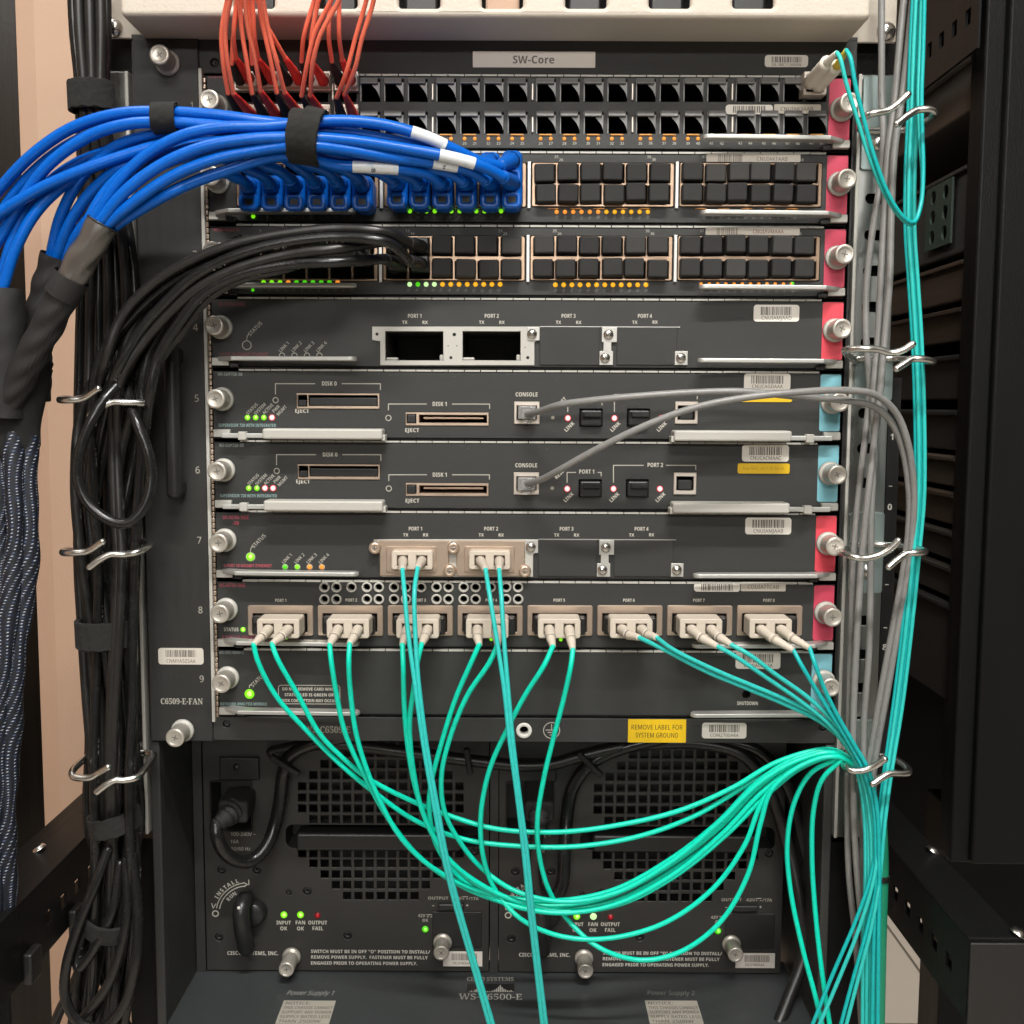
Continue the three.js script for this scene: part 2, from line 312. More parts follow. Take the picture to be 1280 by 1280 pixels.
{
  const topR = { x0: XH - 0.0002, x1: XR, y0: SY(1) + 0.0008, y1: TOPY };
  part(chassis, 'top_panel', plate(topR, [], -2, 0, { circles: [[P(268, 78).x, P(268, 78).y, 0.0026]] }), M.charcoal);
  part(chassis, 'top_panel_screw', along(lathe([[0, -0.003], [0.0024, -0.003], [0.0024, -0.0012], [0.001, -0.0008], [0, -0.0016]], 12), V(0, 0, 1)).translate(P(268, 78).x, P(268, 78).y, 0), M.black);
  sticker(chassis, 591, 64.5, 744, 84.5, 0.2, '#ece4da', p => p.text('SW-Core', 667, 74.6, 12.5, { color: '#6f6760', weight: 'bold', fit: 51 }), 0.0004, 'name_label');
  barcode(chassis, 956, 69, 1010, 84, 'SN: SMC1118000N', { split: 0.62 });
  const barR = { x0: XH - 0.0002, x1: XR, y0: BARY, y1: SY(10) - 0.0008 };
  const g = P(655, 913), hl = P(283, 905), hr = P(1029, 909);
  const t = print(barR, '#2d2d2c', p => {
    p.text('WS-C6509-E', 409, 912, 12.5, { font: 'serif', weight: 'bold', fit: 60, color: '#9d988c' });
    p.ring(689.5, 913, 10.3, 1.1); p.line([[689.5, 905], [689.5, 912.5]], 1.1); p.line([[682, 912.5], [697, 912.5]], 1.1); p.line([[684.5, 915.5], [694.5, 915.5]], 1.1); p.line([[687, 918.5], [692, 918.5]], 1.1);
  });
  part(chassis, 'lower_panel', plate(barR, [], -2, 0, { circles: [[g.x, g.y, 0.0029], [hl.x, hl.y, 0.0024], [hr.x, hr.y, 0.0026]] }), printed(t));
  part(chassis, 'ground_bushing', along(lathe([[0.0028, -0.006], [0.0028, 0.0006], [0.0034, 0.0012], [0.0049, 0.0010], [0.0051, 0.0001]], 24), V(0, 0, 1)).translate(g.x, g.y, 0), M.white);
  for (const q of [hl, hr]) part(chassis, 'panel_screw', along(lathe([[0, -0.0035], [0.0024, -0.003], [0.0022, -0.0012], [0.0012, -0.001], [0, -0.0018]], 12), V(0, 0, 1)).translate(q.x, q.y, 0), M.black);
  sticker(chassis, 785, 899, 857.5, 928, 0.2, '#e2b90e', p => { p.text('REMOVE LABEL FOR', 821, 909, 8.6, { color: '#2c2413', fit: 66, weight: 'normal' }); p.text('SYSTEM GROUND', 821, 918.8, 8.6, { color: '#2c2413', fit: 55, weight: 'normal' }); }, 0.0005, 'warning_label');
  barcode(chassis, 877.5, 903.5, 933, 923, 'COM2700ARA', { split: 0.6 });
  // body
  part(chassis, 'roof', box(XL, TOPY, -0.45, XR, TOPY + 0.002, 0.0), M.charcoal);
  part(chassis, 'back', box(XL, -0.47, -0.452, XR, TOPY, -0.45), M.charcoal);
  part(chassis, 'side_wall', box(XL - 0.0015, BARY - 0.0005, -0.45, XL, TOPY, -0.004), M.black);
  part(chassis, 'side_wall', box(XR - 0.0012, BARY - 0.0005, -0.45, XR, SY(1) + 0.0008, -0.001), M.black);
  part(chassis, 'slot_divider', box(XH + 0.0005, SY(10) - 0.0008, -0.44, XR - 0.0014, SY(10) + 0.0002, -0.004), M.black);
  part(chassis, 'bay_ceiling', box(XL, BARY - 0.0004, -0.45, XR, BARY + 0.0016, -0.0022), M.black);
  // side flanges and walls of the power supply bay
  for (const s of [0, 1]) {
    const a = s ? ROUT : XL - 0.0005, b = s ? XR : RIN;
    part(chassis, 'bay_flange', rbox(a, -0.47, -0.010, b, BARY - 0.0012, 0.0, 0.0012), M.charcoal);
    part(chassis, 'bay_wall', box(s ? ROUT + 0.0006 : RIN - 0.002, -0.47, -0.45, s ? ROUT + 0.002 : RIN - 0.0006, BARY - 0.001, -0.0102), M.charcoal);
  }
  // sill with its printing
  const sr = { x0: RIN, x1: ROUT, y0: -0.002, y1: 0.090 };     // in the plane of the sill: y stands for depth behind the front
  const at = (x, y) => { const q = H(x, y, SILL); return { x: q.x, y: -q.z }; };
  const st = print(sr, '#383b3c', p => {
    const k = (x0, x1, y) => Math.abs(at(x1, y).x - at(x0, y).x) / (0.505 * MM);
    const T = (t, x, y, size, w, o) => p.text(t, x, y, size, { fit: k(x - w / 2, x + w / 2, y), ...o });
    T('Power Supply 1', 388, 1241, 16, 60, { font: 'sans-serif', weight: 'italic', color: '#a09e97' });
    T('Power Supply 2', 838, 1241, 16, 60, { font: 'sans-serif', weight: 'italic', color: '#858480' });
    T('CISCO SYSTEMS', 613, 1224, 15, 59, { font: 'serif', weight: 'bold', color: '#b5b3ac' });
    p.rect(584, 1229.5, 643, 1240.5, '#161616');
    const hts = [1, 2, 1, 3, 4.5, 6, 4, 2.5, 1.5, 1, 1.2, 1, 1.2, 2, 3, 4.5, 6.5, 8.5, 6, 4, 3, 2, 1.5, 2.5, 1];
    hts.forEach((h, i) => p.rect(586.5 + i * 2.25, 1240 - h, 587.7 + i * 2.25, 1240, '#bdbab2'));
    T('WS-C6500-E', 613, 1246, 21, 80, { font: 'serif', weight: 'normal', color: '#b9b6ae' });
    for (let i = 0; i < 26; i++) { const [u, v] = p.q(rnd(215, 960), rnd(1218, 1284)); p.c.fillStyle = `rgba(200,195,185,${rnd(0.1, 0.7)})`; p.c.beginPath(); p.c.ellipse(u, v, rnd(0.8, 2.2), rnd(0.8, 2.6), 0, 0, 7); p.c.fill(); }
    for (let i = 0; i < 7; i++) { const [u, v] = p.q(rnd(215, 960), rnd(1218, 1284)); p.c.strokeStyle = `rgba(170,166,158,${rnd(0.15, 0.45)})`; p.c.lineWidth = 0.8; p.c.beginPath(); p.c.moveTo(u, v); p.c.lineTo(u + rnd(-12, 12), v + rnd(-14, 14)); p.c.stroke(); }
  }, 4.6, at);
  const sg = plate(sr, [], -1.5, 0, { bevel: 0 }); sg.rotateX(-Math.PI / 2); sg.translate(0, SILL, 0);
  part(chassis, 'bay_sill', sg, std(rgb(1, 1, 1), 0.55, 0, { map: st, roughnessMap: rep(smudge, 4, 1), bumpMap: rep(grain, 40, 8), bumpScale: 0.00008 }));
  part(chassis, 'front_lip', rbox(XL, -0.47, -0.004, XR, SILL - 0.0018, 0.002, 0.0012), M.charcoal);
  for (const [xa, xb] of [[355, 420], [806, 871]]) {          // NOTICE stickers lie on the sill
    const c0 = H((xa + xb) / 2, 1251, SILL), c1 = H((xa + xb) / 2 + (xa < 600 ? -10 : 10), 1280, SILL);
    const x0 = H(xa, 1251, SILL).x, x1 = H(xb, 1251, SILL).x;
    const r = { x0, x1, y0: -c1.z, y1: -c0.z }, lr = { x0, x1, y0: -c1.z, y1: -c0.z };
    const tx = print(lr, '#a39e93', p => {
      const rows = ['NOTICE:', 'THIS CHASSIS CANNOT', 'SUPPORT ANY POWER', 'SUPPLY RATED LESS', 'THAN 2500W'];
      const W = p.c.canvas.width, Hh = p.c.canvas.height; p.c.fillStyle = '#3d3933'; p.c.textBaseline = 'middle';
      rows.forEach((s, i) => { p.c.font = `normal ${Hh * 0.165}px sans-serif`; p.c.fillText(s, W * 0.04, Hh * (0.12 + 0.195 * i), W * 0.94); });
    }, 8, at, 1);
    const g = plate(r, [], 0, 0.2, { bevel: 0 }); g.rotateX(-Math.PI / 2); g.translate(0, SILL, 0);
    part(chassis, 'notice_sticker', g, std(rgb(1, 1, 1), 0.55, 0, { map: tx }));
  }
}
// knurled captive screw, shared by fan tray, cards and power supplies; axis z, base at 0
const screwGeo = (() => {
  const base = along(lathe([[0, 0], [0.0074, 0], [0.0074, 0.0016], [0.0068, 0.0026], [0.0052, 0.0034], [0, 0.0034]], 28), V(0, 0, 1));
  const prof = [[0, 0.003], [0.0048, 0.003], [0.0048, 0.0042], [0.0060, 0.0048], [0.0060, 0.0168], [0.0056, 0.0180], [0.0041, 0.0180], [0.0039, 0.0172], [0, 0.0172]];
  const body = along(lathe(prof, 30), V(0, 0, 1));
  const cross = merge([box(-0.0019, -0.00032, 0.0168, 0.0019, 0.00032, 0.01735), box(-0.00032, -0.0019, 0.0168, 0.00032, 0.0019, 0.01733)]);
  return { base, body, cross };
})();
const crossDark = std(rgb(0.16, 0.15, 0.13), 0.6, 0.3);
function screw(parent, p, { turn = rnd(0, 1.5), scale = 1, squash = 1, mat = M.knob, matBase = M.greyPaint } = {}) {
  const b = partAt(parent, 'thumbscrew', screwGeo.body, mat, p); b.scale.set(scale, scale, scale * squash);
  const w = new THREE.Mesh(screwGeo.base, matBase); w.name = 'washer'; b.add(w);
  const c = new THREE.Mesh(screwGeo.cross, crossDark); c.name = 'cross_slot'; c.rotation.z = turn; b.add(c);
  return b;
}
const ledGeo = new THREE.SphereGeometry(1, 14, 8); ledGeo.scale(1, 1, 0.55);
function led(parent, p, r, kind, name = 'indicator_led') { if (kind === 'whiteRed') { const h = partAt(parent, 'led_halo', ledGeo, LED.red, p); h.scale.set(r * 1.18 * MM, r * 1.18 * MM, r * 0.5 * MM); r *= 0.95; } const m = partAt(parent, name, ledGeo, LED[kind], p); m.scale.setScalar(r * MM);  // red halo of the bright lights is modelled as a glowing shell
  if (r > 1.6 && LED.core[kind]) { const k = new THREE.Mesh(ledGeo, LED.core[kind]); k.name = 'led_core'; k.scale.setScalar(0.58); k.position.set(0.08, 0.1, 0.3); m.add(k); }
  return m; }
LED.core = { lime: glow(rgb(0.55, 1.0, 0.18), 0.75), green: glow(rgb(0.35, 1.0, 0.12), 0.6), dimRed: glow(rgb(0.5, 0.02, 0.03), 0.4) };

// ---------------------------------------------------------------- fan tray down the left of the cards
{
  const fr = { x0: XL + 0.0012, x1: XH, y0: BARY, y1: 0.2215 };
  const fan = thing('fan_tray', 'tall narrow black fan tray front beside the card slots with printed slot numbers', 'fan tray', [(fr.x0 + fr.x1) / 2, fr.y0, 0]);
  const t = print(fr, '#2d2d2c', p => {
    [[240, 132, '1'], [241.5, 226, '2'], [243.5, 318, '3'], [244.3, 409.5, '4'], [245.8, 498, '5'], [247, 587.5, '6'], [249, 675.5, '7'], [250.5, 762.5, '8'], [252, 848.5, '9']].forEach(([x, y, s]) => p.text(s, x, y, 11.5, { weight: 'normal', color: '#b5b0a5' }));
    p.text('C6509-E-FAN', 227, 876.5, 10.5, { font: 'serif', weight: 'bold', fit: 54, color: '#bab5aa' });
    for (let i = 0; i < 60; i++) { const [u, v] = p.q(rnd(185, 250), rnd(380, 900)); p.c.fillStyle = `rgba(190,185,175,${rnd(0.05, 0.3)})`; p.c.fillRect(u, v, rnd(0.6, 1.6), rnd(0.6, 1.6)); }
  }, 4.6, (x, y) => P(x, y, 2.5));
  part(fan, 'front_plate', plate(fr, [], -1, 2.5, { bevel: 0.0005 }), printed(t));
  part(fan, 'edge_strip', rbox(XH + 0.0001, SY(10) - 0.0035, -0.002, XH + 0.0021, SY(1) + 0.003, 0.0032, 0.0003), M.greyPaint);
  const fingers = [];
  for (let y = SY(10) - 0.001; y < SY(1) - 0.004; y += 0.0036) fingers.push(rbox(XH + 0.0022, y, -0.002, XH + 0.0039, y + 0.0031, 0.0009, 0.0006));
  const gk = part(fan, 'contact_fingers', merge(fingers), M.tanMetal); gk.userData.kind = 'stuff';
  part(fan, 'gasket_backing', box(XH + 0.0022, SY(10), -0.004, XH + 0.0040, SY(1), -0.0022), M.recessBlack);
  screw(fan, P(210.5, 79.5, 2.5)); screw(fan, P(229, 912.5, 2.5));
  barcode(fan, 198, 810, 254.5, 830.5, 'CNMYA5ZSAA', { z: 2.5, split: 0.55, base: '#cfc8bd' });
  // carrying handle
  const a = P(203.5, 430, 24), b = P(225.5, 624, 24);
  const hd = part(fan, 'handle', rbox(a.x, b.y, 0.018, P(224, 520, 24).x, a.y, 0.027, 0.004), M.plastic);
  for (const y of [a.y - 0.006, b.y + 0.006]) part(hd, 'handle_foot', rbox(a.x + 0.001, y - 0.005, 0.0026, P(228, 520, 10).x, y + 0.005, 0.0182, 0.003), M.plastic);
}
// ---------------------------------------------------------------- cards
const CX0 = XH + 0.0043, CX1 = 0.2043;
const crossSmall = merge([box(-0.0014, -0.0003, 0.0012, 0.0014, 0.0003, 0.00215), box(-0.0003, -0.0014, 0.0012, 0.0003, 0.0014, 0.00213)]);
const scrL = P(278.4, 498.8).x, scrR = P(1042.6, 412).x, scrDY = SY(5) - P(278.4, 498.8).y;
const stripSeg = 0.0101;
function card(k, name, label, { holes = [], circles = [], draw, levers = 'thin', flag, screws = 'both' }) {
  const r = { x0: CX0, x1: CX1, y0: SY(k + 1) + 0.0014, y1: SY(k) - (k === 1 ? 0.0006 : 0.0018) };
  const g = thing(name, label, 'line card', [(CX0 + CX1) / 2, r.y0, 0], 'cards in the chassis slots');
  const f = part(g, 'faceplate', plate(r, holes, -2, 0, { circles, bevel: 0.0003 }), printed(print(r, '#2c2d2c', draw)));
  // spring gasket along the top edge: short pressed lengths of metal strip
  const seg = []; for (let x = CX0 + 0.0165; x < CX1 - 0.019; x += stripSeg) seg.push(box(x, r.y1 + 0.0002, -0.003, x + stripSeg - 0.0006, r.y1 + 0.0013, 0.0006));
  const st = part(g, 'gasket_strip', merge(seg), M.greyPaint); st.userData.kind = 'stuff';
  part(g, 'card_edge', box(CX0, r.y0 - 0.0012, -0.12, CX1, r.y0 - 0.0004, -0.003), M.recessBlack);
  if (screws) { screw(g, V(scrL, SY(k) - scrDY, 0)); screw(g, V(scrR, SY(k) - scrDY - 0.0002, 0.0004)); }
  // ejector levers and their end blocks
  const yb = r.y0 + 0.0026;
  for (const s of [-1, 1]) {
    const xe = s < 0 ? CX0 + 0.0006 : CX1 - 0.0006;
    part(g, 'lever_block', rbox(xe, yb - 0.0026, 0.0002, xe - s * 0.0105, yb + 0.0022, 0.0042, 0.0006), M.greyPaint);
    part(g, 'lever_pivot', rbox(xe - s * 0.0108, yb - 0.0036, 0.0002, xe - s * 0.0165, yb - 0.0004, 0.0034, 0.0006), M.plastic);
    const x0 = xe - s * 0.0045;
    if (levers === 'thin') {                               // thin pressed blade standing out from the card
      const sh = new THREE.Shape(), L = 0.0865, dir = -s;
      const q = (a, b) => [x0 + dir * a, b];
      sh.moveTo(...q(0, 0.004)); sh.lineTo(...q(0.010, 0.0125)); sh.lineTo(...q(L - 0.004, 0.0150)); sh.quadraticCurveTo(...q(L, 0.015), ...q(L, 0.0115)); sh.lineTo(...q(L - 0.002, 0.008)); sh.lineTo(...q(0.016, 0.0052)); sh.lineTo(...q(0.003, 0.0005)); sh.closePath();
      const lg = new THREE.ExtrudeGeometry(sh, { depth: 0.0014, bevelEnabled: true, bevelThickness: 0.0006, bevelSize: 0.0006, bevelSegments: 2, curveSegments: 5 });
      lg.rotateX(Math.PI / 2);
      const p = lg.attributes.position; for (let i = 0; i < p.count; i++) p.setXYZ(i, p.getX(i), p.getY(i) + yb + 0.0023, p.getZ(i)); lg.computeVertexNormals();
      part(g, 'ejector_lever', lg, M.lever);
    } else {                                               // thick moulded grip on a metal link
      const a = s < 0 ? P(335, 535).x : P(838, 539).x, b = s < 0 ? P(482, 535).x : P(982, 539).x;
      const top = yb + 0.0032;
      const lv = part(g, 'ejector_lever', rbox(a, top - 0.0066, 0.002, b, top, 0.017, 0.0014), M.greyPaint);
      part(lv, 'end_hook', rbox(s < 0 ? b - 0.001 : a + 0.001, top - 0.0074, 0.004, s < 0 ? b + 0.0014 : a - 0.0014, top - 0.0036, 0.0145, 0.0006), M.greyPaint);
      const i0 = s < 0 ? xe + 0.006 : b, i1 = s < 0 ? a : xe - 0.006;
      part(lv, 'link', rbox(i0, top - 0.0062, 0.0045, i1, top - 0.0032, 0.0085, 0.0006), M.lever);
      part(lv, 'link_pin', rbox((i0 + i1) / 2 - 0.003, top - 0.0074, 0.0035, (i0 + i1) / 2 + 0.002, top - 0.0022, 0.0095, 0.0006), M.greyPaint);
    }
  }
  if (flag) part(g, 'colour_flag', plate({ x0: P(1027.6, 410).x, x1: CX1 - 0.0003, y0: r.y0 + 0.0054, y1: r.y1 - 0.0004 }, [], 0.02, 0.3, { rad: 0.0014, bevel: 0 }), M[flag]);
  return Object.assign(g, { face: f, r });
}
const RED = { color: '#a8434c', weight: 'bold' }, TEAL = { color: '#8aa7a6', weight: 'bold' };
const diag = (p, t, x, y, s = 6.5, o = {}) => p.text(t, x, y, s, { angle: 45, weight: 'normal', ...o });

// ---- slot 1: 24 columns by 2 rows of pluggable optic cages
const cols1 = []; for (let g6 = 0; g6 < 6; g6++) for (let c = 0; c < 4; c++) cols1.push([296 + g6 * 124.7 + c * 29.7, g6, c]);
const rows1 = [[99.2, 127], [140.5, 167]];
const cageHoles = [], cageSpots = [];
for (const [x] of cols1) rows1.forEach(([a, b], j) => { const r = R(x, a, x + 24.5, b); cageHoles.push(r); cageSpots.push({ x, j, r }); });
const card1 = card(1, 'optic_line_card', 'top card with two long rows of black optic cages, orange fibres in its first ports', {
  holes: cageHoles, flag: 'pink',
  draw: p => {
    p.text('WS-X6748-SFP', 272, 96, 5.5, { ...RED, fit: 22 });
    for (const [x, g6] of cols1) if (g6 > 1) for (const d of [5.6, 18.4]) p.text(String(Math.round((x - 296) / 14.85) + (d > 10 ? 2 : 1)).padStart(2, '0'), x + d, 179.2, 4.4, { weight: 'normal' });
  },
});
{
  for (const { r, j } of cageSpots) part(card1, 'cage_cavity', cavity(r, -2, 40), M.recessBlack);
  // one cage door: folded lip across the top and a sprung cheek at the right
  const w = cageSpots[20].r.x1 - cageSpots[20].r.x0, h = cageSpots[20].r.y1 - cageSpots[20].r.y0;
  const lip = new RoundedBoxGeometry(w * 0.90, 0.0040, 0.0016, 2, 0.0005); lip.rotateX(-0.42); lip.translate(-w * 0.03, h / 2 - 0.0016, 0.0022);
  const cs = new THREE.Shape(); cs.moveTo(-0.001, 0); cs.lineTo(0.0036, 0.0010); cs.lineTo(0.0036, -0.0086); cs.quadraticCurveTo(0.0030, -0.0046, -0.001, -0.0010);
  const cheek = new THREE.ExtrudeGeometry(cs, { depth: 0.0008, bevelEnabled: false }); cheek.translate(w / 2 - 0.0036, h / 2 - 0.0030, 0.0006);
  const post = box(-w / 2, -h / 2, -0.004, -w / 2 + 0.0007, h / 2, 0.0004);
  const cageGeo = merge([lip, cheek, post]);
  const cageMat = [0.15, 0.18, 0.12].map(v => std(rgb(v, v * 0.99, v * 0.97), 0.36, 0.1));
  for (const { x, j, r } of cageSpots) {
    if (x < 424 + 5 || (x > 1000 && j === 0)) continue;       // those hold connectors
    partAt(card1, 'cage_door', cageGeo, cageMat[Math.floor(rnd(0, 3))], V((r.x0 + r.x1) / 2, (r.y0 + r.y1) / 2, 0));
  }
  for (let g6 = 1; g6 < 6; g6++) { const x = 293 + g6 * 124.7 - 1.4; for (const [a, b] of rows1) part(card1, 'group_spring', rbR(R(x - 1.2, a + 6, x + 1.2, b - 1), 0, 1.6, 0.0004), M.nickel); }
  for (const [x, g6] of cols1) for (const d of [5.6, 18.4]) if (g6 > 1) led(card1, P(x + d, 173.3, 0.2), 1.15, 'orange');
  for (const [x, g6] of cols1) if (g6 > 1) part(card1, 'light_pipe', rbR(R(x + 4, 167.6, x + 20, 169.6), 0, 0.7, 0.0003), std(rgb(0.55, 0.24, 0.03), 0.4));
  barcode(card1, 907, 131, 966, 143, '', { split: 0.85, z: 0.9 });
  sticker(card1, 967.5, 130.5, 1026, 142, 0.9, '#cdc5b8', p => p.text('CNUIAK3AAB', 996, 136.4, 6.5, { color: '#5b544c', fit: 40, weight: 'normal' }), 0.0008, 'serial_sticker');
}
// ---- slots 2 and 3: four blocks of twelve copper ports
function copperCard(k, label, y0, y1, blocks, midBar) {
  const holes = blocks.map(x => R(x, y0, x + 178, y1));
  const ty = k === 2 ? 196 : 288.5;
  const c = card(k, 'copper_line_card', label, {
    holes, flag: 'pink',
    draw: p => {
      p.text(k === 2 ? 'WS-X6748-GE-TX' : 'WS-X6148-GE-TX', k === 2 ? 287 : 283, k === 2 ? 197 : 287, 5.5, { ...RED, fit: 32 });
      blocks.forEach((x, i) => { p.text(String(12 * i + 1), x + 31, ty, 4.6, { weight: 'normal' }); p.text(String(12 * i + 2), x + 37, ty + 3.6, 4.6, { weight: 'normal' }); p.text(String(12 * i + 11), x + 147, ty, 4.6, { weight: 'normal' }); p.text(String(12 * i + 12), x + 153, ty + 3.6, 4.6, { weight: 'normal' });
        for (let n = 0; n < 12; n++) p.text(String(12 * i + n + 1), x + 31.5 + n * 10.3, k === 2 ? 271.6 : 363, 4.2, { weight: 'normal', angle: 45, color: '#8f8a80' }); });
      p.text('STATUS', 290, k === 2 ? 263 : 353.5, 5.5, { weight: 'normal', color: '#6b675f' });
    },
  });
  const spots = [];
  blocks.forEach((x, i) => {
    const r = holes[i], port = [];
    const rows = k === 2 ? [[206, 229], [232, 255.5]] : [[297.5, 320.2], [327, 348.5]];
    for (let n = 0; n < 6; n++) rows.forEach(([a, b], j) => { const q = R(x + 4.5 + n * 28.6, a, x + 30 + n * 28.6, b); port.push(q); spots.push({ i, n, j, q, cx: x + 17.2 + n * 28.6, cy: (a + b) / 2 }); });
    part(c, 'port_bezel', plate({ x0: r.x0 + 0.0002, x1: r.x1 - 0.0002, y0: r.y0 + 0.0002, y1: r.y1 - 0.0002 }, port, -2, 0.8, { bevel: 0.0003, rad: 0.0012 }), M.bezel);
    part(c, 'port_cavity', cavity(r, -2.2, 16), M.recessBlack);
  });
  for (let i = 0; i < 3; i++) part(c, 'block_rib', rbR(R(blocks[i] + 179.3, y0 - 1, blocks[i] + 183.6, y1 + 2), 0, 1.6, 0.0004), M.lever);
  return Object.assign(c, { spots });
}
const blocks2 = [295.5, 480, 664.5, 849], blocks3 = [294.5, 478.5, 662.5, 846.5];
const card2 = copperCard(2, 'second card from the top, copper ports half filled with blue plugs', 203.5, 259, blocks2);
const card3 = copperCard(3, 'third card from the top, copper ports with black cables at one end and dust plugs', 295, 351, blocks3);
sticker(card2, 883, 193, 1000.5, 202.5, 0.2, '#dcd3c6', p => { p.bars(898, 193, 928, 202.5, '#8b8175'); p.text('CNUIAK1AAB', 965, 198.5, 6.4, { color: '#7a5f57', fit: 38, weight: 'normal' }); }, 0.0006, 'serial_sticker');
sticker(card3, 882, 284, 999.5, 294, 0.2, '#dcd3c6', p => { p.bars(896, 284, 922, 294, '#8b8175'); p.text('CNUIAVMAAA', 960, 289.5, 6.4, { color: '#7a4a44', fit: 38, weight: 'normal' }); }, 0.0006, 'serial_sticker');
for (let n = 0; n < 12; n++) {
  led(card2, P(blocks2[1] + 32.3 + n * 10.37, 264, 0.2), n % 3 === 1 ? 1.0 : 1.35, 'lime'); led(card2, P(blocks2[2] + 31.3 + n * 10.37, 264.8, 0.2), 1.35, n > 5 ? 'yellow' : 'orange'); led(card2, P(blocks2[3] + 30.4 + n * 10.37, 264.8, 0.2), 1.2, 'orange'); led(card2, P(blocks2[0] + 22.5 + n * 10.4, 261, 0.2), 1.2, 'lime');
  led(card3, P(blocks3[1] + 33.6 + n * 10.28, 355.4, 0.2), 1.5, n < 4 ? (n === 1 ? 'green' : 'paleGreen') : 'yellow'); led(card3, P(blocks3[2] + 31.8 + n * 10.28, 356, 0.2), 1.5, 'yellow'); led(card3, P(blocks3[3] + 30 + n * 10.28, 355, 0.2), 1.1, 'orange');
  if (n < 10) led(card3, P(329.4 + n * 10.3, 353, 0.2), 1.5, [3, 9].includes(n) ? 'orange' : n < 3 ? 'lime' : 'green');
}
led(card2, P(316.5, 270.5, 1), 1.3, 'lime'); led(card3, P(307, 352.8, 0.2), 1.3, 'green'); led(card3, P(316, 362.5, 1), 1.0, 'green'); led(card3, P(990.5, 354.5, 0.2), 1.2, 'green');
for (const b of [blocks2[1], blocks2[2], blocks2[3], blocks2[0]]) for (let n = 0; n < 5; n++) part(card2, 'light_pipe', rbR(R(b + 20 + n * 28.6, 260.2, b + 34 + n * 28.6, 261.6), 0, 0.7, 0.0002), b > 600 ? std(rgb(0.5, 0.2, 0.02), 0.4) : std(rgb(0.1, 0.35, 0.02), 0.4));
// dust plugs: one moulding, set a little unevenly
const plugGeo = (() => { const g = new RoundedBoxGeometry(0.0124, 0.0112, 0.0105, 3, 0.0011); const p = g.attributes.position; for (let i = 0; i < p.count; i++) { const k = 1 - 0.05 * (p.getZ(i) / 0.00525); p.setX(i, p.getX(i) * k); p.setY(i, p.getY(i) * k); } g.computeVertexNormals(); return g; })();
for (const [c, k] of [[card2, 2], [card3, 3]]) for (const s of c.spots) {
  if (k === 2 && s.i < 2) continue;
  if (k === 3 && (s.i === 0 || (s.i === 1 && s.n < 2))) continue;
  const face = P(s.cx + rnd(-1.4, 1.4), s.cy - 3.4 + rnd(-1.2, 1.0), 8);
  const m = new THREE.Mesh(plugGeo, [M.rubber, M.rubberWorn, M.rubberDark, M.rubber][Math.floor(rnd(0, 4))]);
  m.name = numbered('dust_plug'); m.position.set(face.x, face.y, face.z - 0.0052 + rnd(-0.0012, 0.0004)); m.rotation.set(rnd(-0.04, 0.04), rnd(-0.05, 0.05), rnd(-0.03, 0.03)); scene.add(m);
  tag(m, k === 2 ? 'black rubber dust plug in a copper port of the second card, above orange lights' : 'black rubber dust plug in a copper port of the third card, above yellow lights', 'dust plug', k === 2 ? 'dust plugs in the second card' : 'dust plugs in the third card');
}
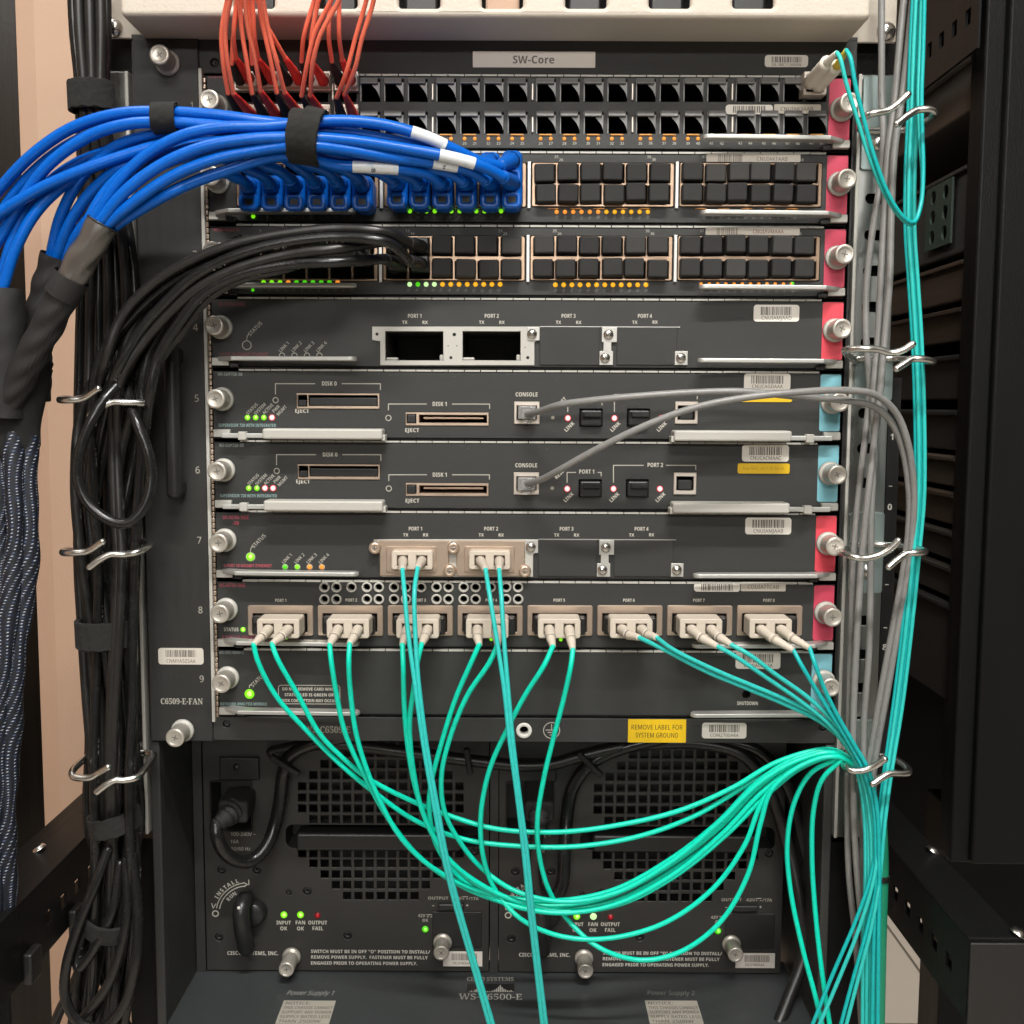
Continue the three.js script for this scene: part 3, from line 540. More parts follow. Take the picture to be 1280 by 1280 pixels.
// ---- slots 4 and 7: cards with bays for large optic modules
function bayCard(k, dy, label, flag) {
  const o = (x, y) => { const p = P(x, y); return V(p.x, p.y + dy, 0); };
  const RR = (a, b, c, d) => { const r = R(a, b, c, d); return { x0: r.x0, x1: r.x1, y0: r.y0 + dy, y1: r.y1 + dy }; };
  const bays = [RR(481.6, 414, 554.6, 451), RR(578, 414, 651, 451)];
  const c = card(k, 'module_bay_card', label, {
    holes: bays, flag,
    draw: p => {
      const q0 = p.q; p.q = (x, y) => { const w = P(x, y); return [(w.x - CX0) / (CX1 - CX0) * p.c.canvas.width, (SY(k) - 0.0018 - w.y - dy) / (SY(k) - 0.0018 - SY(k + 1) - 0.0014) * p.c.canvas.height]; };
      const T = (t, x, y, s, o) => { const [u, v] = p.q(x, y); p.c.save(); p.c.translate(u, v); p.c.rotate(-(o.angle || 0) * Math.PI / 180); p.c.fillStyle = o.color || '#c9c4b8'; p.c.font = `${o.weight || 'bold'} ${s * p.s}px sans-serif`; p.c.textAlign = 'center'; p.c.textBaseline = 'middle'; if (o.fit) p.c.scale(o.fit * p.s / p.c.measureText(t).width, 1); p.c.fillText(t, 0, 0); p.c.restore(); };
      const ring = (x, y, r) => { const [u, v] = p.q(x, y); p.c.strokeStyle = '#b5b0a4'; p.c.lineWidth = 1.1 * p.s; p.c.beginPath(); p.c.arc(u, v, r * p.s, 0, 7); p.c.stroke(); };
      T('WS-X6704-10GE', 289.5, 380.6, 6, { ...RED, fit: 33, color: k === 7 ? '#c0485a' : '#8e3a41' }); if (k === 7) T('-3B', 289.5, 388, 6, { ...RED, color: '#c0485a' });
      T('4 PORT 10 GIGABIT ETHERNET', 305, 443, 5.6, { ...RED, fit: 61, color: k === 7 ? '#c0485a' : '#8e3a41' });
      T('STATUS', 319, 411, 6.6, { angle: 45, weight: 'normal' }); { const [a, b] = p.q(308.5, 425), [d, e] = p.q(312, 418); p.c.strokeStyle = '#b5b0a4'; p.c.lineWidth = p.s; p.c.beginPath(); p.c.moveTo(a, b); p.c.quadraticCurveTo(a, e, d, e); p.c.stroke(); }
      ring(308.5, 431.5, 5.4);
      for (let i = 0; i < 4; i++) { T('LINK ' + (i + 1), 355 + i * 15.6, 433.5, 5.6, { angle: 45, weight: 'normal' }); ring(352.5 + i * 15.6, 444.5, 3.3); }
      [[518.5, 1], [614.6, 2], [710.6, 3], [806, 4]].forEach(([x, n]) => { T('PORT ' + n, x, 395, 6.6, { fit: 18 }); T('TX', x - 12.5, 402.8, 5.6, {}); T('RX', x + 12.7, 402.8, 5.6, {}); });
    },
  });
  // nickel surround of the two bays
  const s = new THREE.Shape(); const a = [[465.5, 408.4], [674, 408.4], [674, 424], [668, 428], [668, 456.8], [475.5, 456.8], [475.5, 427], [465.5, 425]].map(([x, y]) => o(x, y));
  a.forEach((q, i) => i ? s.lineTo(q.x, q.y) : s.moveTo(q.x, q.y)); s.closePath();
  for (const b of bays) s.holes.push(rectPath({ x0: b.x0 + 0.0002, x1: b.x1 - 0.0002, y0: b.y0 + 0.0002, y1: b.y1 - 0.0002 }, 0, THREE.Path));
  for (const [x, y, r] of [[471.6, 417.8, 1.2], [568, 418.4, 1.3], [563.8, 447.2, 1.2], [659.7, 447.2, 1.2], [560.3, 432.5, 0.6], [571.2, 432.5, 0.6], [656.2, 434.4, 0.6]]) { const q = o(x, y); s.holes.push(circlePath(q.x, q.y, r * MM)); }
  part(c, 'bay_surround', new THREE.ExtrudeGeometry(s, { depth: 0.0011, bevelEnabled: true, bevelThickness: 0.0003, bevelSize: 0.0002, bevelOffset: -0.0002, bevelSegments: 1, curveSegments: 8 }).translate(0, 0, 0.0001), M.greyPaint);
  if (k === 4) bays.forEach(b => {
    part(c, 'bay_cavity', cavity(b, -2.2, 70), M.bayMetal);
    for (const e of [0, 1]) part(c, 'guide_tab', rbox(e ? b.x1 - 0.0028 : b.x0, b.y0 + 0.0002, -0.010, e ? b.x1 : b.x0 + 0.0075, b.y0 + (e ? 0.004 : 0.0022), -0.0025, 0.0008), M.greyPaint);
  });
  // blanking plates of ports 3 and 4, their clips and screws
  for (const [x0, x1] of [[674.5, 749], [771, 846]]) part(c, 'blanking_plate', rbR(RR(x0, 409.2, x1, 456.4), 0.1, 1.0, 0.0004), M.charcoal);
  part(c, 'blank_trim', bR(RR(674.5, 408.2, 850, 409), 0.1, 0.8), M.lever);
  for (const [x0, y0, x1, y1, ss] of [[659, 409, 674.5, 426, [[665, 417.8]]], [750, 409, 770, 456.5, [[760.3, 418.4], [756, 447.5]]], [843, 439, 859, 456.5, [[850.5, 447.5]]]]) {
    const r = RR(x0, y0, x1, y1), tall = y1 - y0 > 30; part(c, 'clip', tall ? merge([rbR(RR(x0 + 2, y0, x1 + 1, y0 + 19), 1.2, 2.0, 0.0003), rbR(RR(x0 + 4, y0 + 18, x1 - 6, y1 - 16), 1.2, 2.0, 0.0003), rbR(RR(x0 - 1, y1 - 17.5, x1 - 4, y1), 1.2, 2.0, 0.0003)]) : rbR(r, 1.2, 2.0, 0.0003), M.clipMetal);
    for (const [x, y] of ss) { const q = o(x, y); const m = partAt(c, 'clip_screw', along(lathe([[0, 0], [0.0032, 0], [0.0030, 0.0012], [0.0015, 0.0019], [0, 0.0021]], 16), V(0, 0, 1)), M.chrome, V(q.x, q.y, 0.002)); const cr = new THREE.Mesh(crossSmall, crossDark); cr.name = 'cross_slot'; cr.rotation.z = rnd(0, 1.5); m.add(cr); }
  }
  return Object.assign(c, { bays, o });
}

const card4 = bayCard(4, 0, 'fourth card from the top with two empty rectangular module bays', 'rose');
barcode(card4, 942, 381, 999, 402, 'CNUIAMJAAD');
const DY7 = SY(7) - SY(4);
const card7 = bayCard(7, DY7, 'seventh card from the top with two tan optic modules fitted', 'rose');
barcode(card7, 931.5, 647, 989, 668, 'CNUIAMJAAB');
led(card7, card7.o(308.5, 431.3).setZ(0.0004), 2.6, 'lime');
[['green'], ['lime'], ['orange'], ['orange']].forEach(([c], i) => led(card7, card7.o(352.5 + i * 15.6, 444.3).setZ(0.0004), 1.5, c));
// ---- slots 5 and 6: supervisor cards
function supCard(k, label) {
  const dy = SY(k) - SY(5);
  const RR = (a, b, c, d) => { const r = R(a, b, c, d); return { x0: r.x0, x1: r.x1, y0: r.y0 + dy, y1: r.y1 + dy }; };
  const o = (x, y, z = 0) => { const p = P(x, y, 0); return V(p.x, p.y + dy, z * MM); };
  const d0 = RR(371, 491.5, 474.5, 511), d1 = RR(507, 515.5, 611, 532), con = RR(642.5, 502, 674.5, 530), rj = RR(843.5, 502, 872, 530), s1 = RR(724.5, 511, 753, 533), s2 = RR(784, 511, 812, 533);
  const c = card(k, 'supervisor_card', label, {
    levers: 'thick', flag: 'sky', holes: [d0, d1, con, rj, s1, s2],
    draw: p => {
      
      const Q = (x, y) => { const w = P(x, y); return [(w.x - CX0) / (CX1 - CX0) * p.c.canvas.width, (SY(5) - 0.0018 - w.y) / (SY(5) - 0.0032 - SY(6)) * p.c.canvas.height]; };
      const T = (t, x, y, s, o = {}) => { const [u, v] = Q(x, y); p.c.save(); p.c.translate(u, v); p.c.rotate(-(o.angle || 0) * Math.PI / 180); p.c.fillStyle = o.color || '#c9c4b8'; p.c.font = `${o.weight || 'bold'} ${s * p.s}px sans-serif`; p.c.textAlign = 'center'; p.c.textBaseline = 'middle'; if (o.fit) p.c.scale(o.fit * p.s / p.c.measureText(t).width, 1); p.c.fillText(t, 0, 0); p.c.restore(); };
      const Lx = (l, w = 1.1) => { p.c.strokeStyle = '#bdb8ac'; p.c.lineWidth = w * p.s; p.c.lineJoin = 'round'; p.c.beginPath(); l.forEach(([x, y], i) => { const [u, v] = Q(x, y); i ? p.c.lineTo(u, v) : p.c.moveTo(u, v); }); p.c.stroke(); };
      const ring = (x, y, r) => { const [u, v] = Q(x, y); p.c.strokeStyle = '#bdb8ac'; p.c.lineWidth = 1.1 * p.s; p.c.beginPath(); p.c.arc(u, v, r * p.s, 0, 7); p.c.stroke(); };
      T('WS-SUP720-3B', 287.5, 467.6, 5.8, { fit: 31, color: '#97a09c' }); T('SUPERVISOR 720 WITH INTEGRATED', 309, 531.6, 5.6, { ...TEAL, fit: 72 });
      ['STATUS', 'SYSTEM', 'ACTIVE', 'PWR', 'MGMT'].forEach((s, i) => T(s, 315 + i * 10 - (i > 3 ? 3 : 0), 511 - (i > 3 ? -2 : 0), 5.4, { angle: 45, weight: 'normal' }));
      ring(344.5, 500.2, 3.3); Lx([[344.3, 493], [344.3, 479.6], [394, 479.6]]); T('DISK 0', 411.5, 479.4, 6.8, { fit: 19 }); Lx([[427, 479.6], [475.5, 479.6], [475.5, 487.5]]); T('EJECT', 377.5, 513.6, 6.6, { fit: 18 });
      ring(485.5, 522.4, 3.3); Lx([[485.5, 513], [485.5, 505], [533.5, 505]]); T('DISK 1', 549.8, 505, 6.8, { fit: 19 }); Lx([[565, 505], [612, 505], [612, 511]]); T('EJECT', 515, 537.8, 6.6, { fit: 18 });
      T('CONSOLE', 658.3, 493.5, 7, { fit: 28 }); T('RESET', 701, 503.5, 6, { angle: 45 }); T('PORT 1', 734.5, 501.5, 7, { fit: 20 }); Lx([[709.7, 515], [709.7, 502], [721, 502]]); Lx([[748, 502], [752.5, 502], [752.5, 507]]);
      T('LINK', 711.5, 533.5, 6.4, { angle: 45 }); T('LINK', 769, 533.5, 6.4, { angle: 45 }); T('LINK', 827, 533.5, 6.4, { angle: 45 }); T('PORT 2', 820.5, 493, 7, { fit: 20 }); Lx([[768, 515], [768, 493], [806, 493]]); Lx([[834, 493], [871.5, 493], [871.5, 499]]);
      const [ru, rv] = Q(691, 522); p.c.fillStyle = '#8d8577'; p.c.beginPath(); p.c.arc(ru, rv, 2.2 * p.s, 0, 7); p.c.fill();
      for (let i = 0; i < 9; i++) { const [u, v] = Q(rnd(450, 760), rnd(463, 474)); p.c.fillStyle = 'rgba(190,185,175,0.35)'; p.c.fillRect(u, v, rnd(1, 6), rnd(1, 2)); }
    },
  });
  [d0, d1].forEach((r, i) => {                              // memory card slots
    const ej = { x0: r.x0 + 0.0008, x1: r.x0 + 0.0066, y0: r.y0 + 0.0014, y1: r.y1 - 0.0012 };
    const op = { x0: r.x0 + (i ? 0.0086 : 0.0076), x1: r.x1 - 0.0012, y0: r.y0 + 0.0018, y1: r.y1 - (i ? 0.0016 : 0.0012) };
    const f = part(c, 'disk_slot', plate(r, [ej, op], -1.6, 0.8, { bevel: 0.0003 }), M.tanMetal);
    part(f, 'eject_button', rbox(ej.x0 + 0.0003, ej.y0 + 0.0003, -0.003, ej.x1 - 0.0003, ej.y1 - (i ? 0.0003 : 0.003), 0.0012, 0.0005), M.plastic);
    part(f, 'slot_cavity', cavity(op, -1.8, 45), i ? std(rgb(0.30, 0.19, 0.13), 0.5) : M.bayMetal);
    if (!i) part(f, 'shutter', rbox(op.x0 + 0.0003, op.y0 + 0.0003, -0.002, op.x1 - 0.0003, op.y0 + 0.0052, 0.0002, 0.0005), M.plastic);
    else part(f, 'card_rail', rbox(op.x0 + 0.002, op.y0 + 0.0022, -0.012, op.x1 - 0.002, op.y0 + 0.0036, -0.004, 0.0004), M.tanMetal);
  });
  for (const [r, nm] of [[con, 'console_port'], [rj, 'copper_port']]) {
    const op = { x0: r.x0 + 0.0018, x1: r.x1 - 0.0018, y0: r.y0 + 0.0026, y1: r.y1 - 0.0026 };
    const f = part(c, nm, plate(r, [op], -1.6, 1.2, { bevel: 0.0004 }), M.nickel);
    part(f, 'port_cavity', cavity(op, -1.8, 14), M.recessBlack);
    if (nm === 'copper_port') part(f, 'port_plug', rbox(op.x0 + 0.0010, op.y0 + 0.0004, -0.008, op.x1 - 0.0012, op.y1 - 0.0022, 0.0016, 0.0008), M.rubber);
  }
  for (const r of [s1, s2]) {
    const f = part(c, 'optic_cage', cavity(r, -1.8, 40), M.recessBlack);
    part(f, 'cage_plug', rbox(r.x0 + 0.0004, r.y0 + 0.0004, -0.006, r.x1 - 0.0004, r.y1 - 0.0008, 0.0045, 0.0012), M.plastic);
    part(f, 'plug_grip', rbox(r.x0 + 0.0022, r.y1 - 0.0052, 0.0042, r.x1 - 0.0012, r.y1 - 0.0018, 0.0085, 0.0008), M.rubber);
  }
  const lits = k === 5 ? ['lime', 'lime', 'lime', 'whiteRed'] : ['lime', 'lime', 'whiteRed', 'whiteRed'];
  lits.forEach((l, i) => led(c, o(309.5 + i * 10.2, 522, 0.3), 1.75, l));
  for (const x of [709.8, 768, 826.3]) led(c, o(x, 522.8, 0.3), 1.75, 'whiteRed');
  return Object.assign(c, { con, o });
}
const card5 = supCard(5, 'upper supervisor card with disk slots, three green lights and one red light');
const card6 = supCard(6, 'lower supervisor card with disk slots, two green lights and a bright yellow sticker');
barcode(card5, 930, 467, 988, 487.5, 'CNUCAGDAAA'); barcode(card6, 927.5, 556, 986, 577, 'CNUCACMAAC');
sticker(card5, 922, 490.5, 990, 502.5, 0.2, '#dcb40c', p => { }, 0.0012, 'yellow_sticker');
sticker(card6, 922, 579.3, 987, 592, 0.2, '#e0b60a', p => { p.text('Base MAC: 0011-5C-8A-90', 954, 585.5, 5.5, { color: '#b08d0c', fit: 52, weight: 'normal' }); }, 0.0012, 'yellow_sticker');
// ---- slot 8: eight optic ports
const ports8 = Array.from({ length: 8 }, (_, i) => [310.5 + i * 87.15, 756.5, 392 + i * 87.15, 794]);
const vents8 = []; for (const g of [0, 1, 2]) for (const [d, row2] of [[0, 1], [15, 1], [33.8, 0], [53, 1], [68, 1]]) { vents8.push([405.6 + g * 87, d, 734]); if (row2) vents8.push([405.6 + g * 87, d, 749]); }
const card8 = card(8, 'eight_port_card', 'eighth card from the top, eight wide tan ports each holding a pale duplex plug', {
  flag: 'pink', holes: ports8.map(a => R(a[0] + 0.6, a[1] + 0.6, a[2] - 0.6, a[3] - 0.6)), circles: vents8.map(([x, d, y]) => { const q = P(x + d, y); return [q.x, q.y, 0.0022]; }),
  draw: p => {
    p.text('WS-X6708-10GE', 290.5, 732, 6, { ...RED, fit: 33, color: '#b04552' }); p.text('8 PORT 10 GIGABIT', 299, 796.3, 5.6, { ...RED, fit: 44, color: '#a8435a' });
    p.text('STATUS', 289, 787, 6, { fit: 19, weight: 'bold' });
    [351, 439, 525, 614, 699, 786, 873.5, 961].forEach((x, i) => p.text('PORT ' + (i + 1), x, 750, 5.8, { fit: 15 }));
  },
});
{
  const vg = along(lathe([[0.0021, -0.004], [0.0021, 0.0006], [0.0026, 0.0010], [0.0033, 0.0008], [0.0034, 0.0001]], 20), V(0, 0, 1));
  for (const [x, d, y] of vents8) { const q = P(x + d, y); partAt(card8, 'vent_grommet', vg, M.greyPaint, q); }
  led(card8, P(303.8, 787, 0.3), 1.7, 'lime'); led(card8, P(438, 803, 1), 1.2, 'lime'); led(card8, P(357, 799, 0.3), 1.2, 'lime'); led(card8, P(614, 799, 0.3), 1.2, 'lime'); led(card8, P(701, 799.5, 0.3), 1.2, 'lime');
  barcode(card8, 867.5, 728, 925, 739.5, '', { split: 0.9 });
  sticker(card8, 926, 727.5, 982, 739, 0.2, '#cdc6ba', p => p.text('COUIATTCAB', 954, 733.5, 6.6, { color: '#565049', fit: 40, weight: 'normal' }), 0.0008, 'serial_sticker');
}
// ---- slot 9
const shut = P(933, 868.5);
const card9 = card(9, 'analysis_card', 'lowest card with one large green status light and a boxed warning', {
  flag: 'sky', circles: [[shut.x, shut.y, 0.0026]],
  draw: p => {
    p.text('WS-SVC-NAM-2', 289, 815.5, 5.6, { fit: 32, color: '#8e9a98' }); p.text('NETWORK ANALYSIS MODULE', 304.5, 879.5, 5.8, { ...TEAL, fit: 60 });
    diag(p, 'STATUS', 322, 850, 6.8); p.line([[311.8, 860], [311.8, 857], [315, 854.5]], 1);
    const [a, b] = p.q(348, 856.5), [c, d] = p.q(425, 880); p.c.strokeStyle = '#bdb8ac'; p.c.lineWidth = p.s; p.c.beginPath(); p.c.roundRect(a, b, c - a, d - b, 3 * p.s); p.c.stroke();
    ['DO NOT REMOVE CARD WHEN', 'STATUS LED IS GREEN OR', 'DISK CORRUPTION MAY OCCUR'].forEach((s, i) => p.text(s, 386.5, 861 + i * 7.2, 5.9, { fit: [69, 63, 70][i] }));
    p.text('SHUTDOWN', 934.5, 879.5, 6, { fit: 27 });
  },
});
part(card9, 'button_recess', cavity({ x0: shut.x - 0.003, x1: shut.x + 0.003, y0: shut.y - 0.003, y1: shut.y + 0.003 }, -2.1, 8), M.recessBlack);
led(card9, P(311.8, 867.5, 0.3), 3.2, 'lime');
barcode(card9, 919.5, 815, 975.5, 836, 'CNUIACDAAA');
// ---------------------------------------------------------------- power supplies in the lower bay
function powerSupply(n) {
  const dx = P(721, 1144, ZP).x - P(355, 1144, ZP).x;
  const off = n ? dx : 0;
  const o = (x, y, z = 0) => { const p = P(x, y, ZP); return V(p.x + off, p.y, (ZP + z) * MM); };
  const RR = (a, b, c, d) => { const r = R(a, b, c, d, ZP); return { x0: r.x0 + off, x1: r.x1 + off, y0: r.y0, y1: r.y1 }; };
  const L = P(257.5, 1143, ZP).x + off, Rr = P(611, 1143, ZP).x + off;
  const r = { x0: L, x1: Rr, y0: SILL + 0.0012, y1: BARY - 0.003 };
  const g = thing('power_supply', n ? 'black power supply with round vent grille on the aqua cable side of the bay' : 'black power supply with round vent grille beside the black cable bundle', 'power supply', [(L + Rr) / 2, r.y0, ZP * MM], 'power supplies in the bay');
  const holes = [];
  const rows = [[927, 7], [941, 9], [955, 11], [969, 13], [983, 15], [997, 15], [1010.5, 15], [1024, 13], [1067, 15], [1079.5, 13], [1093, 11], [1106.3, 9], [1120, 7]];
  for (const [y, c] of rows) for (let i = 0; i < c; i++) { const x = 476 + (i - (c - 1) / 2) * 14.05; holes.push(RR(x - 5.1, y - 4.9, x + 5.1, y + 4.9)); }
  const slot = RR(357, 1031.5, 600, 1060.5); slot.rad = 0.0058; holes.push(slot);
  const inlet = RR(264.5, 977, 314, 1037); holes.push(inlet);
  const scr = [[277, 1087.5], [321, 1087.5], [361, 1115.5, 0.7], [384, 1114], [274, 1171.5], [434.5, 1169.5], [592.5, 1170], [593, 1064.5]];
  const t = print(r, '#302f2d', p => {
    const q = (x, y) => { const w = P(x, y, ZP); return [(w.x + off - r.x0) / (r.x1 - r.x0) * p.c.canvas.width, (r.y1 - w.y) / (r.y1 - r.y0) * p.c.canvas.height]; };
    const S = p.s * 1.105;
    const T = (t, x, y, s, o = {}) => { const [u, v] = q(x, y); p.c.save(); p.c.translate(u, v); p.c.rotate(-(o.angle || 0) * Math.PI / 180); p.c.fillStyle = o.color || '#c9c5bb'; p.c.font = `${o.weight || 'bold'} ${s * S}px sans-serif`; p.c.textAlign = o.align || 'center'; p.c.textBaseline = 'middle'; if (o.fit) p.c.scale(o.fit * S / p.c.measureText(t).width, 1); p.c.fillText(t, 0, 0); p.c.restore(); };
    const Ln = (l, w = 1) => { p.c.strokeStyle = '#c4c0b5'; p.c.lineWidth = w * S; p.c.beginPath(); l.forEach(([x, y], i) => { const [u, v] = q(x, y); i ? p.c.lineTo(u, v) : p.c.moveTo(u, v); }); p.c.stroke(); };
    T('100-240V ~', 304, 1043, 6.4, { weight: 'normal', fit: 33 }); T('16A', 293, 1052, 6.4, { weight: 'normal' }); T('50/60 Hz', 301, 1061, 6.4, { weight: 'normal', fit: 25 });
    // INSTALL / RUN arc
    const C = [311, 1143]; const [cu, cv] = q(...C);
    p.c.strokeStyle = '#c4c0b5'; p.c.lineWidth = 1.2 * S;
    for (const [rad] of [[42.5], [38.5]]) { p.c.beginPath(); p.c.arc(cu, cv, rad * S, Math.PI * 1.06, Math.PI * 1.46); p.c.stroke(); }
    Ln([[264.5, 1129], [266.5, 1135], [270, 1129.5]], 1.2); Ln([[304.5, 1103], [309, 1105.6], [305, 1108.5]], 1.2);
    [...'INSTALL'].forEach((ch, i) => { const a = Math.PI * (1.16 + i * 0.040), [u, v] = [cu + Math.cos(a) * 47 * S, cv + Math.sin(a) * 47 * S]; p.c.save(); p.c.translate(u, v); p.c.rotate(a + Math.PI / 2); p.c.fillStyle = '#c9c5bb'; p.c.font = `bold ${7.2 * S}px sans-serif`; p.c.textAlign = 'center'; p.c.textBaseline = 'middle'; p.c.fillText(ch, 0, 0); p.c.restore(); });
    [...'RUN'].forEach((ch, i) => { const a = Math.PI * (1.21 + i * 0.052), [u, v] = [cu + Math.cos(a) * 33 * S, cv + Math.sin(a) * 33 * S]; p.c.save(); p.c.translate(u, v); p.c.rotate(a + Math.PI / 2); p.c.fillStyle = '#c9c5bb'; p.c.font = `bold ${7 * S}px sans-serif`; p.c.textAlign = 'center'; p.c.textBaseline = 'middle'; p.c.fillText(ch, 0, 0); p.c.restore(); });
    { const [u, v] = q(269.3, 1142); p.c.lineWidth = 1.6 * S; p.c.beginPath(); p.c.arc(u, v, 3.7 * S, 0, 7); p.c.stroke(); } Ln([[311, 1099.5], [311, 1106.5]], 1.3);
    T('INPUT', 354.5, 1153.5, 6.8, { fit: 19 }); T('OK', 354.5, 1160.8, 6.8); T('FAN', 375.5, 1153.5, 6.8); T('OK', 375.5, 1160.8, 6.8); T('OUTPUT', 397, 1153.5, 6.8, { fit: 25 }); T('FAIL', 397, 1160.8, 6.8);
    T('CISCO SYSTEMS, INC.', 316, 1191.5, 7, { fit: 67 });
    T('SWITCH MUST BE IN OFF "O" POSITION TO INSTALL/', 463, 1189.5, 6.4, { fit: 155 }); T('REMOVE POWER SUPPLY.  FASTENER MUST BE FULLY', 461.5, 1196.8, 6.4, { fit: 152 }); T('ENGAGED PRIOR TO OPERATING POWER SUPPLY.', 455, 1204.2, 6.4, { fit: 139 });
    T('OUTPUT   42V', 556, 1122.5, 6, { fit: 44, color: '#9f9b92' }); T('/17A', 592, 1123, 6, { color: '#9f9b92' }); Ln([[578, 1121], [585, 1121]], 0.9); Ln([[578, 1123.5], [580, 1123.5]], 0.9); Ln([[583, 1123.5], [585, 1123.5]], 0.9);
    T('–', 541.5, 1131.5, 7); T('+', 584, 1131.5, 7);
    T('42V', 527, 1144.8, 5.6, { color: '#a5a198' }); Ln([[533, 1143.5], [541, 1143.5]], 0.9); Ln([[533.5, 1146], [536, 1146]], 0.9); Ln([[538, 1146], [541, 1146]], 0.9); T('OK', 531.5, 1150.6, 5.6, { color: '#a5a198' });
    for (let i = 0; i < 30; i++) { const [u, v] = q(rnd(260, 610), rnd(1090, 1212)); p.c.fillStyle = `rgba(200,195,185,${rnd(0.05, 0.3)})`; p.c.fillRect(u, v, rnd(0.6, 1.6), rnd(0.6, 1.6)); }
  }, 6, (x, y) => P(x, y, ZP));
  part(g, 'front_panel', plate(r, holes, ZP - 1.5, ZP, { bevel: 0.0002, circles: scr.map(([x, y, k = 1]) => { const q = o(x, y); return [q.x, q.y, 0.0031 * k]; }) }), printed(t, 0.58));
  part(g, 'casing', merge([box(L, r.y0, -0.40, L + 0.0012, r.y1, (ZP - 1.6) * MM), box(Rr - 0.0012, r.y0, -0.40, Rr, r.y1, (ZP - 1.6) * MM), box(L, r.y0, -0.40, Rr, r.y0 + 0.0012, (ZP - 1.6) * MM)]), M.charcoal);
  part(g, 'fan_shroud', box(L + 0.002, r.y0 + 0.002, -0.16, Rr - 0.002, r.y1, -0.155), M.charcoal);
  const scg = along(lathe([[0, -0.0026], [0.0010, -0.0020], [0.0013, -0.0006], [0.0028, -0.0010], [0.0031, -0.003]], 14), V(0, 0, 1));
  for (const [x, y, k = 1] of scr) { const m = partAt(g, 'panel_screw', scg, M.black, o(x, y)); m.scale.setScalar(k); }
  // handle across the grille
  part(g, 'handle_recess', cavity(slot, ZP - 1.7, 24), M.charcoal);
  const hb = RR(371, 1038, 578, 1061); part(g, 'handle', rbox(hb.x0, hb.y0, (ZP - 10) * MM, hb.x1, hb.y1, (ZP + 6) * MM, 0.0028), M.plastic);
  // mains inlet
  part(g, 'inlet_cavity', cavity(inlet, ZP - 1.7, 24), M.recessBlack);
  const fr = RR(262.5, 975, 316, 1039); part(g, 'inlet_frame', plate(fr, [inlet], ZP + 0.1, ZP + 1.6, { bevel: 0.0004, rad: 0.0015 }), M.black);
  part(g, 'inlet_cover', rbR(RR(275, 945, 325, 974), ZP + 0.1, ZP + 3, 0.002), M.black); partAt(g, 'cover_screw', along(lathe([[0, 0.0018], [0.0022, 0.0012], [0.0026, 0]], 14), V(0, 0, 1)), M.plastic, o(297, 957, 3));
  // rotary power switch
  const oz = (x, y, z) => { const q = P(x, y, ZP + z); return V(q.x + off, q.y, q.z); }; const kp = o(318, 1139); const kb = partAt(g, 'switch_base', along(lathe([[0, 0.0085], [0.0070, 0.0080], [0.0088, 0.0058], [0.0096, 0.0004], [0.0096, 0]], 26), V(0, 0, 1)), M.plastic, kp);
  const lv = part(g, 'switch_lever', (() => { const c = curve([oz(306, 1124, 10), oz(301.5, 1137, 17), oz(303, 1160, 17), oz(308, 1184, 11)]); const f = new THREE.TubeGeometry(c, 14, 0.0062, 10); const e0 = new THREE.SphereGeometry(0.0062, 10, 8).translate(...c.getPoint(0).toArray()), e1 = new THREE.SphereGeometry(0.0062, 10, 8).translate(...c.getPoint(1).toArray()); return merge([f, e0, e1]); })(), M.plastic);
  const dp = oz(298.5, 1135, 22.6); partAt(lv, 'pointer_dot', ledGeo, M.white, dp).scale.set(0.0012, 0.0012, 0.0010);
  // lights
  led(g, o(355, 1143.3, 0.3), 2.5, 'lime'); led(g, o(375.7, 1143.3, 0.3), 2.5, n ? 'paleGreen' : 'lime'); led(g, o(397, 1144, 0.3), 2.2, 'dimRed'); led(g, o(531.6, 1161.3, 0.3), 2.4, 'green');
  // low-voltage outlet with sliding cover
  part(g, 'outlet_bar', rbR(RR(548, 1128, 580, 1135.5), ZP + 0.1, ZP + 3.5, 0.001), M.plastic);
  part(g, 'outlet_cover', rbR(RR(540.5, 1139, 602, 1183), ZP + 0.1, ZP + 1.3, 0.0006), M.black);
  screw(g, o(365, 1194.5, 0.2), { squash: 1.25, scale: 0.92, matBase: M.knob }); screw(g, n ? o(548, 1176, 1.4) : o(553.5, 1176, 1.4), { squash: 1.05, scale: 0.92, matBase: M.knob });
  const lb = [552 + 2, 1188, 603, 1206.5];
  const lr = RR(...lb); const lt = print(lr, '#cfc8c0', p => { const W = p.c.canvas.width, Hh = p.c.canvas.height; p.c.fillStyle = '#544e48'; for (let u = W * 0.22; u < W * 0.86;) { const w = rnd(1, 4); p.c.fillRect(u, Hh * 0.14, w, Hh * 0.46); u += w + rnd(1.5, 4); } p.c.font = `${Hh * 0.26}px sans-serif`; p.c.textBaseline = 'middle'; p.c.fillText('DKUP488AAA', W * 0.24, Hh * 0.79, W * 0.5); }, 8, undefined, 1);
  textPlate('barcode_sticker', g, lr, ZP + 1.4, std(rgb(1, 1, 1), 0.5, 0, { map: lt }), 0.0003);
  return Object.assign(g, { o, RR });
}
const ps1 = powerSupply(0), ps2 = powerSupply(1);
part(chassis, 'bay_post', box(P(612.5, 1143, ZP).x, SILL + 0.0004, (ZP - 60) * MM, P(622.5, 1143, ZP).x, BARY - 0.003, (ZP + 0.6) * MM), M.charcoal);
part(chassis, 'bay_edge', box(RIN + 0.0002, SILL + 0.0004, (ZP - 60) * MM, P(256, 1143, ZP).x, BARY - 0.003, (ZP + 0.4) * MM), M.charcoal);
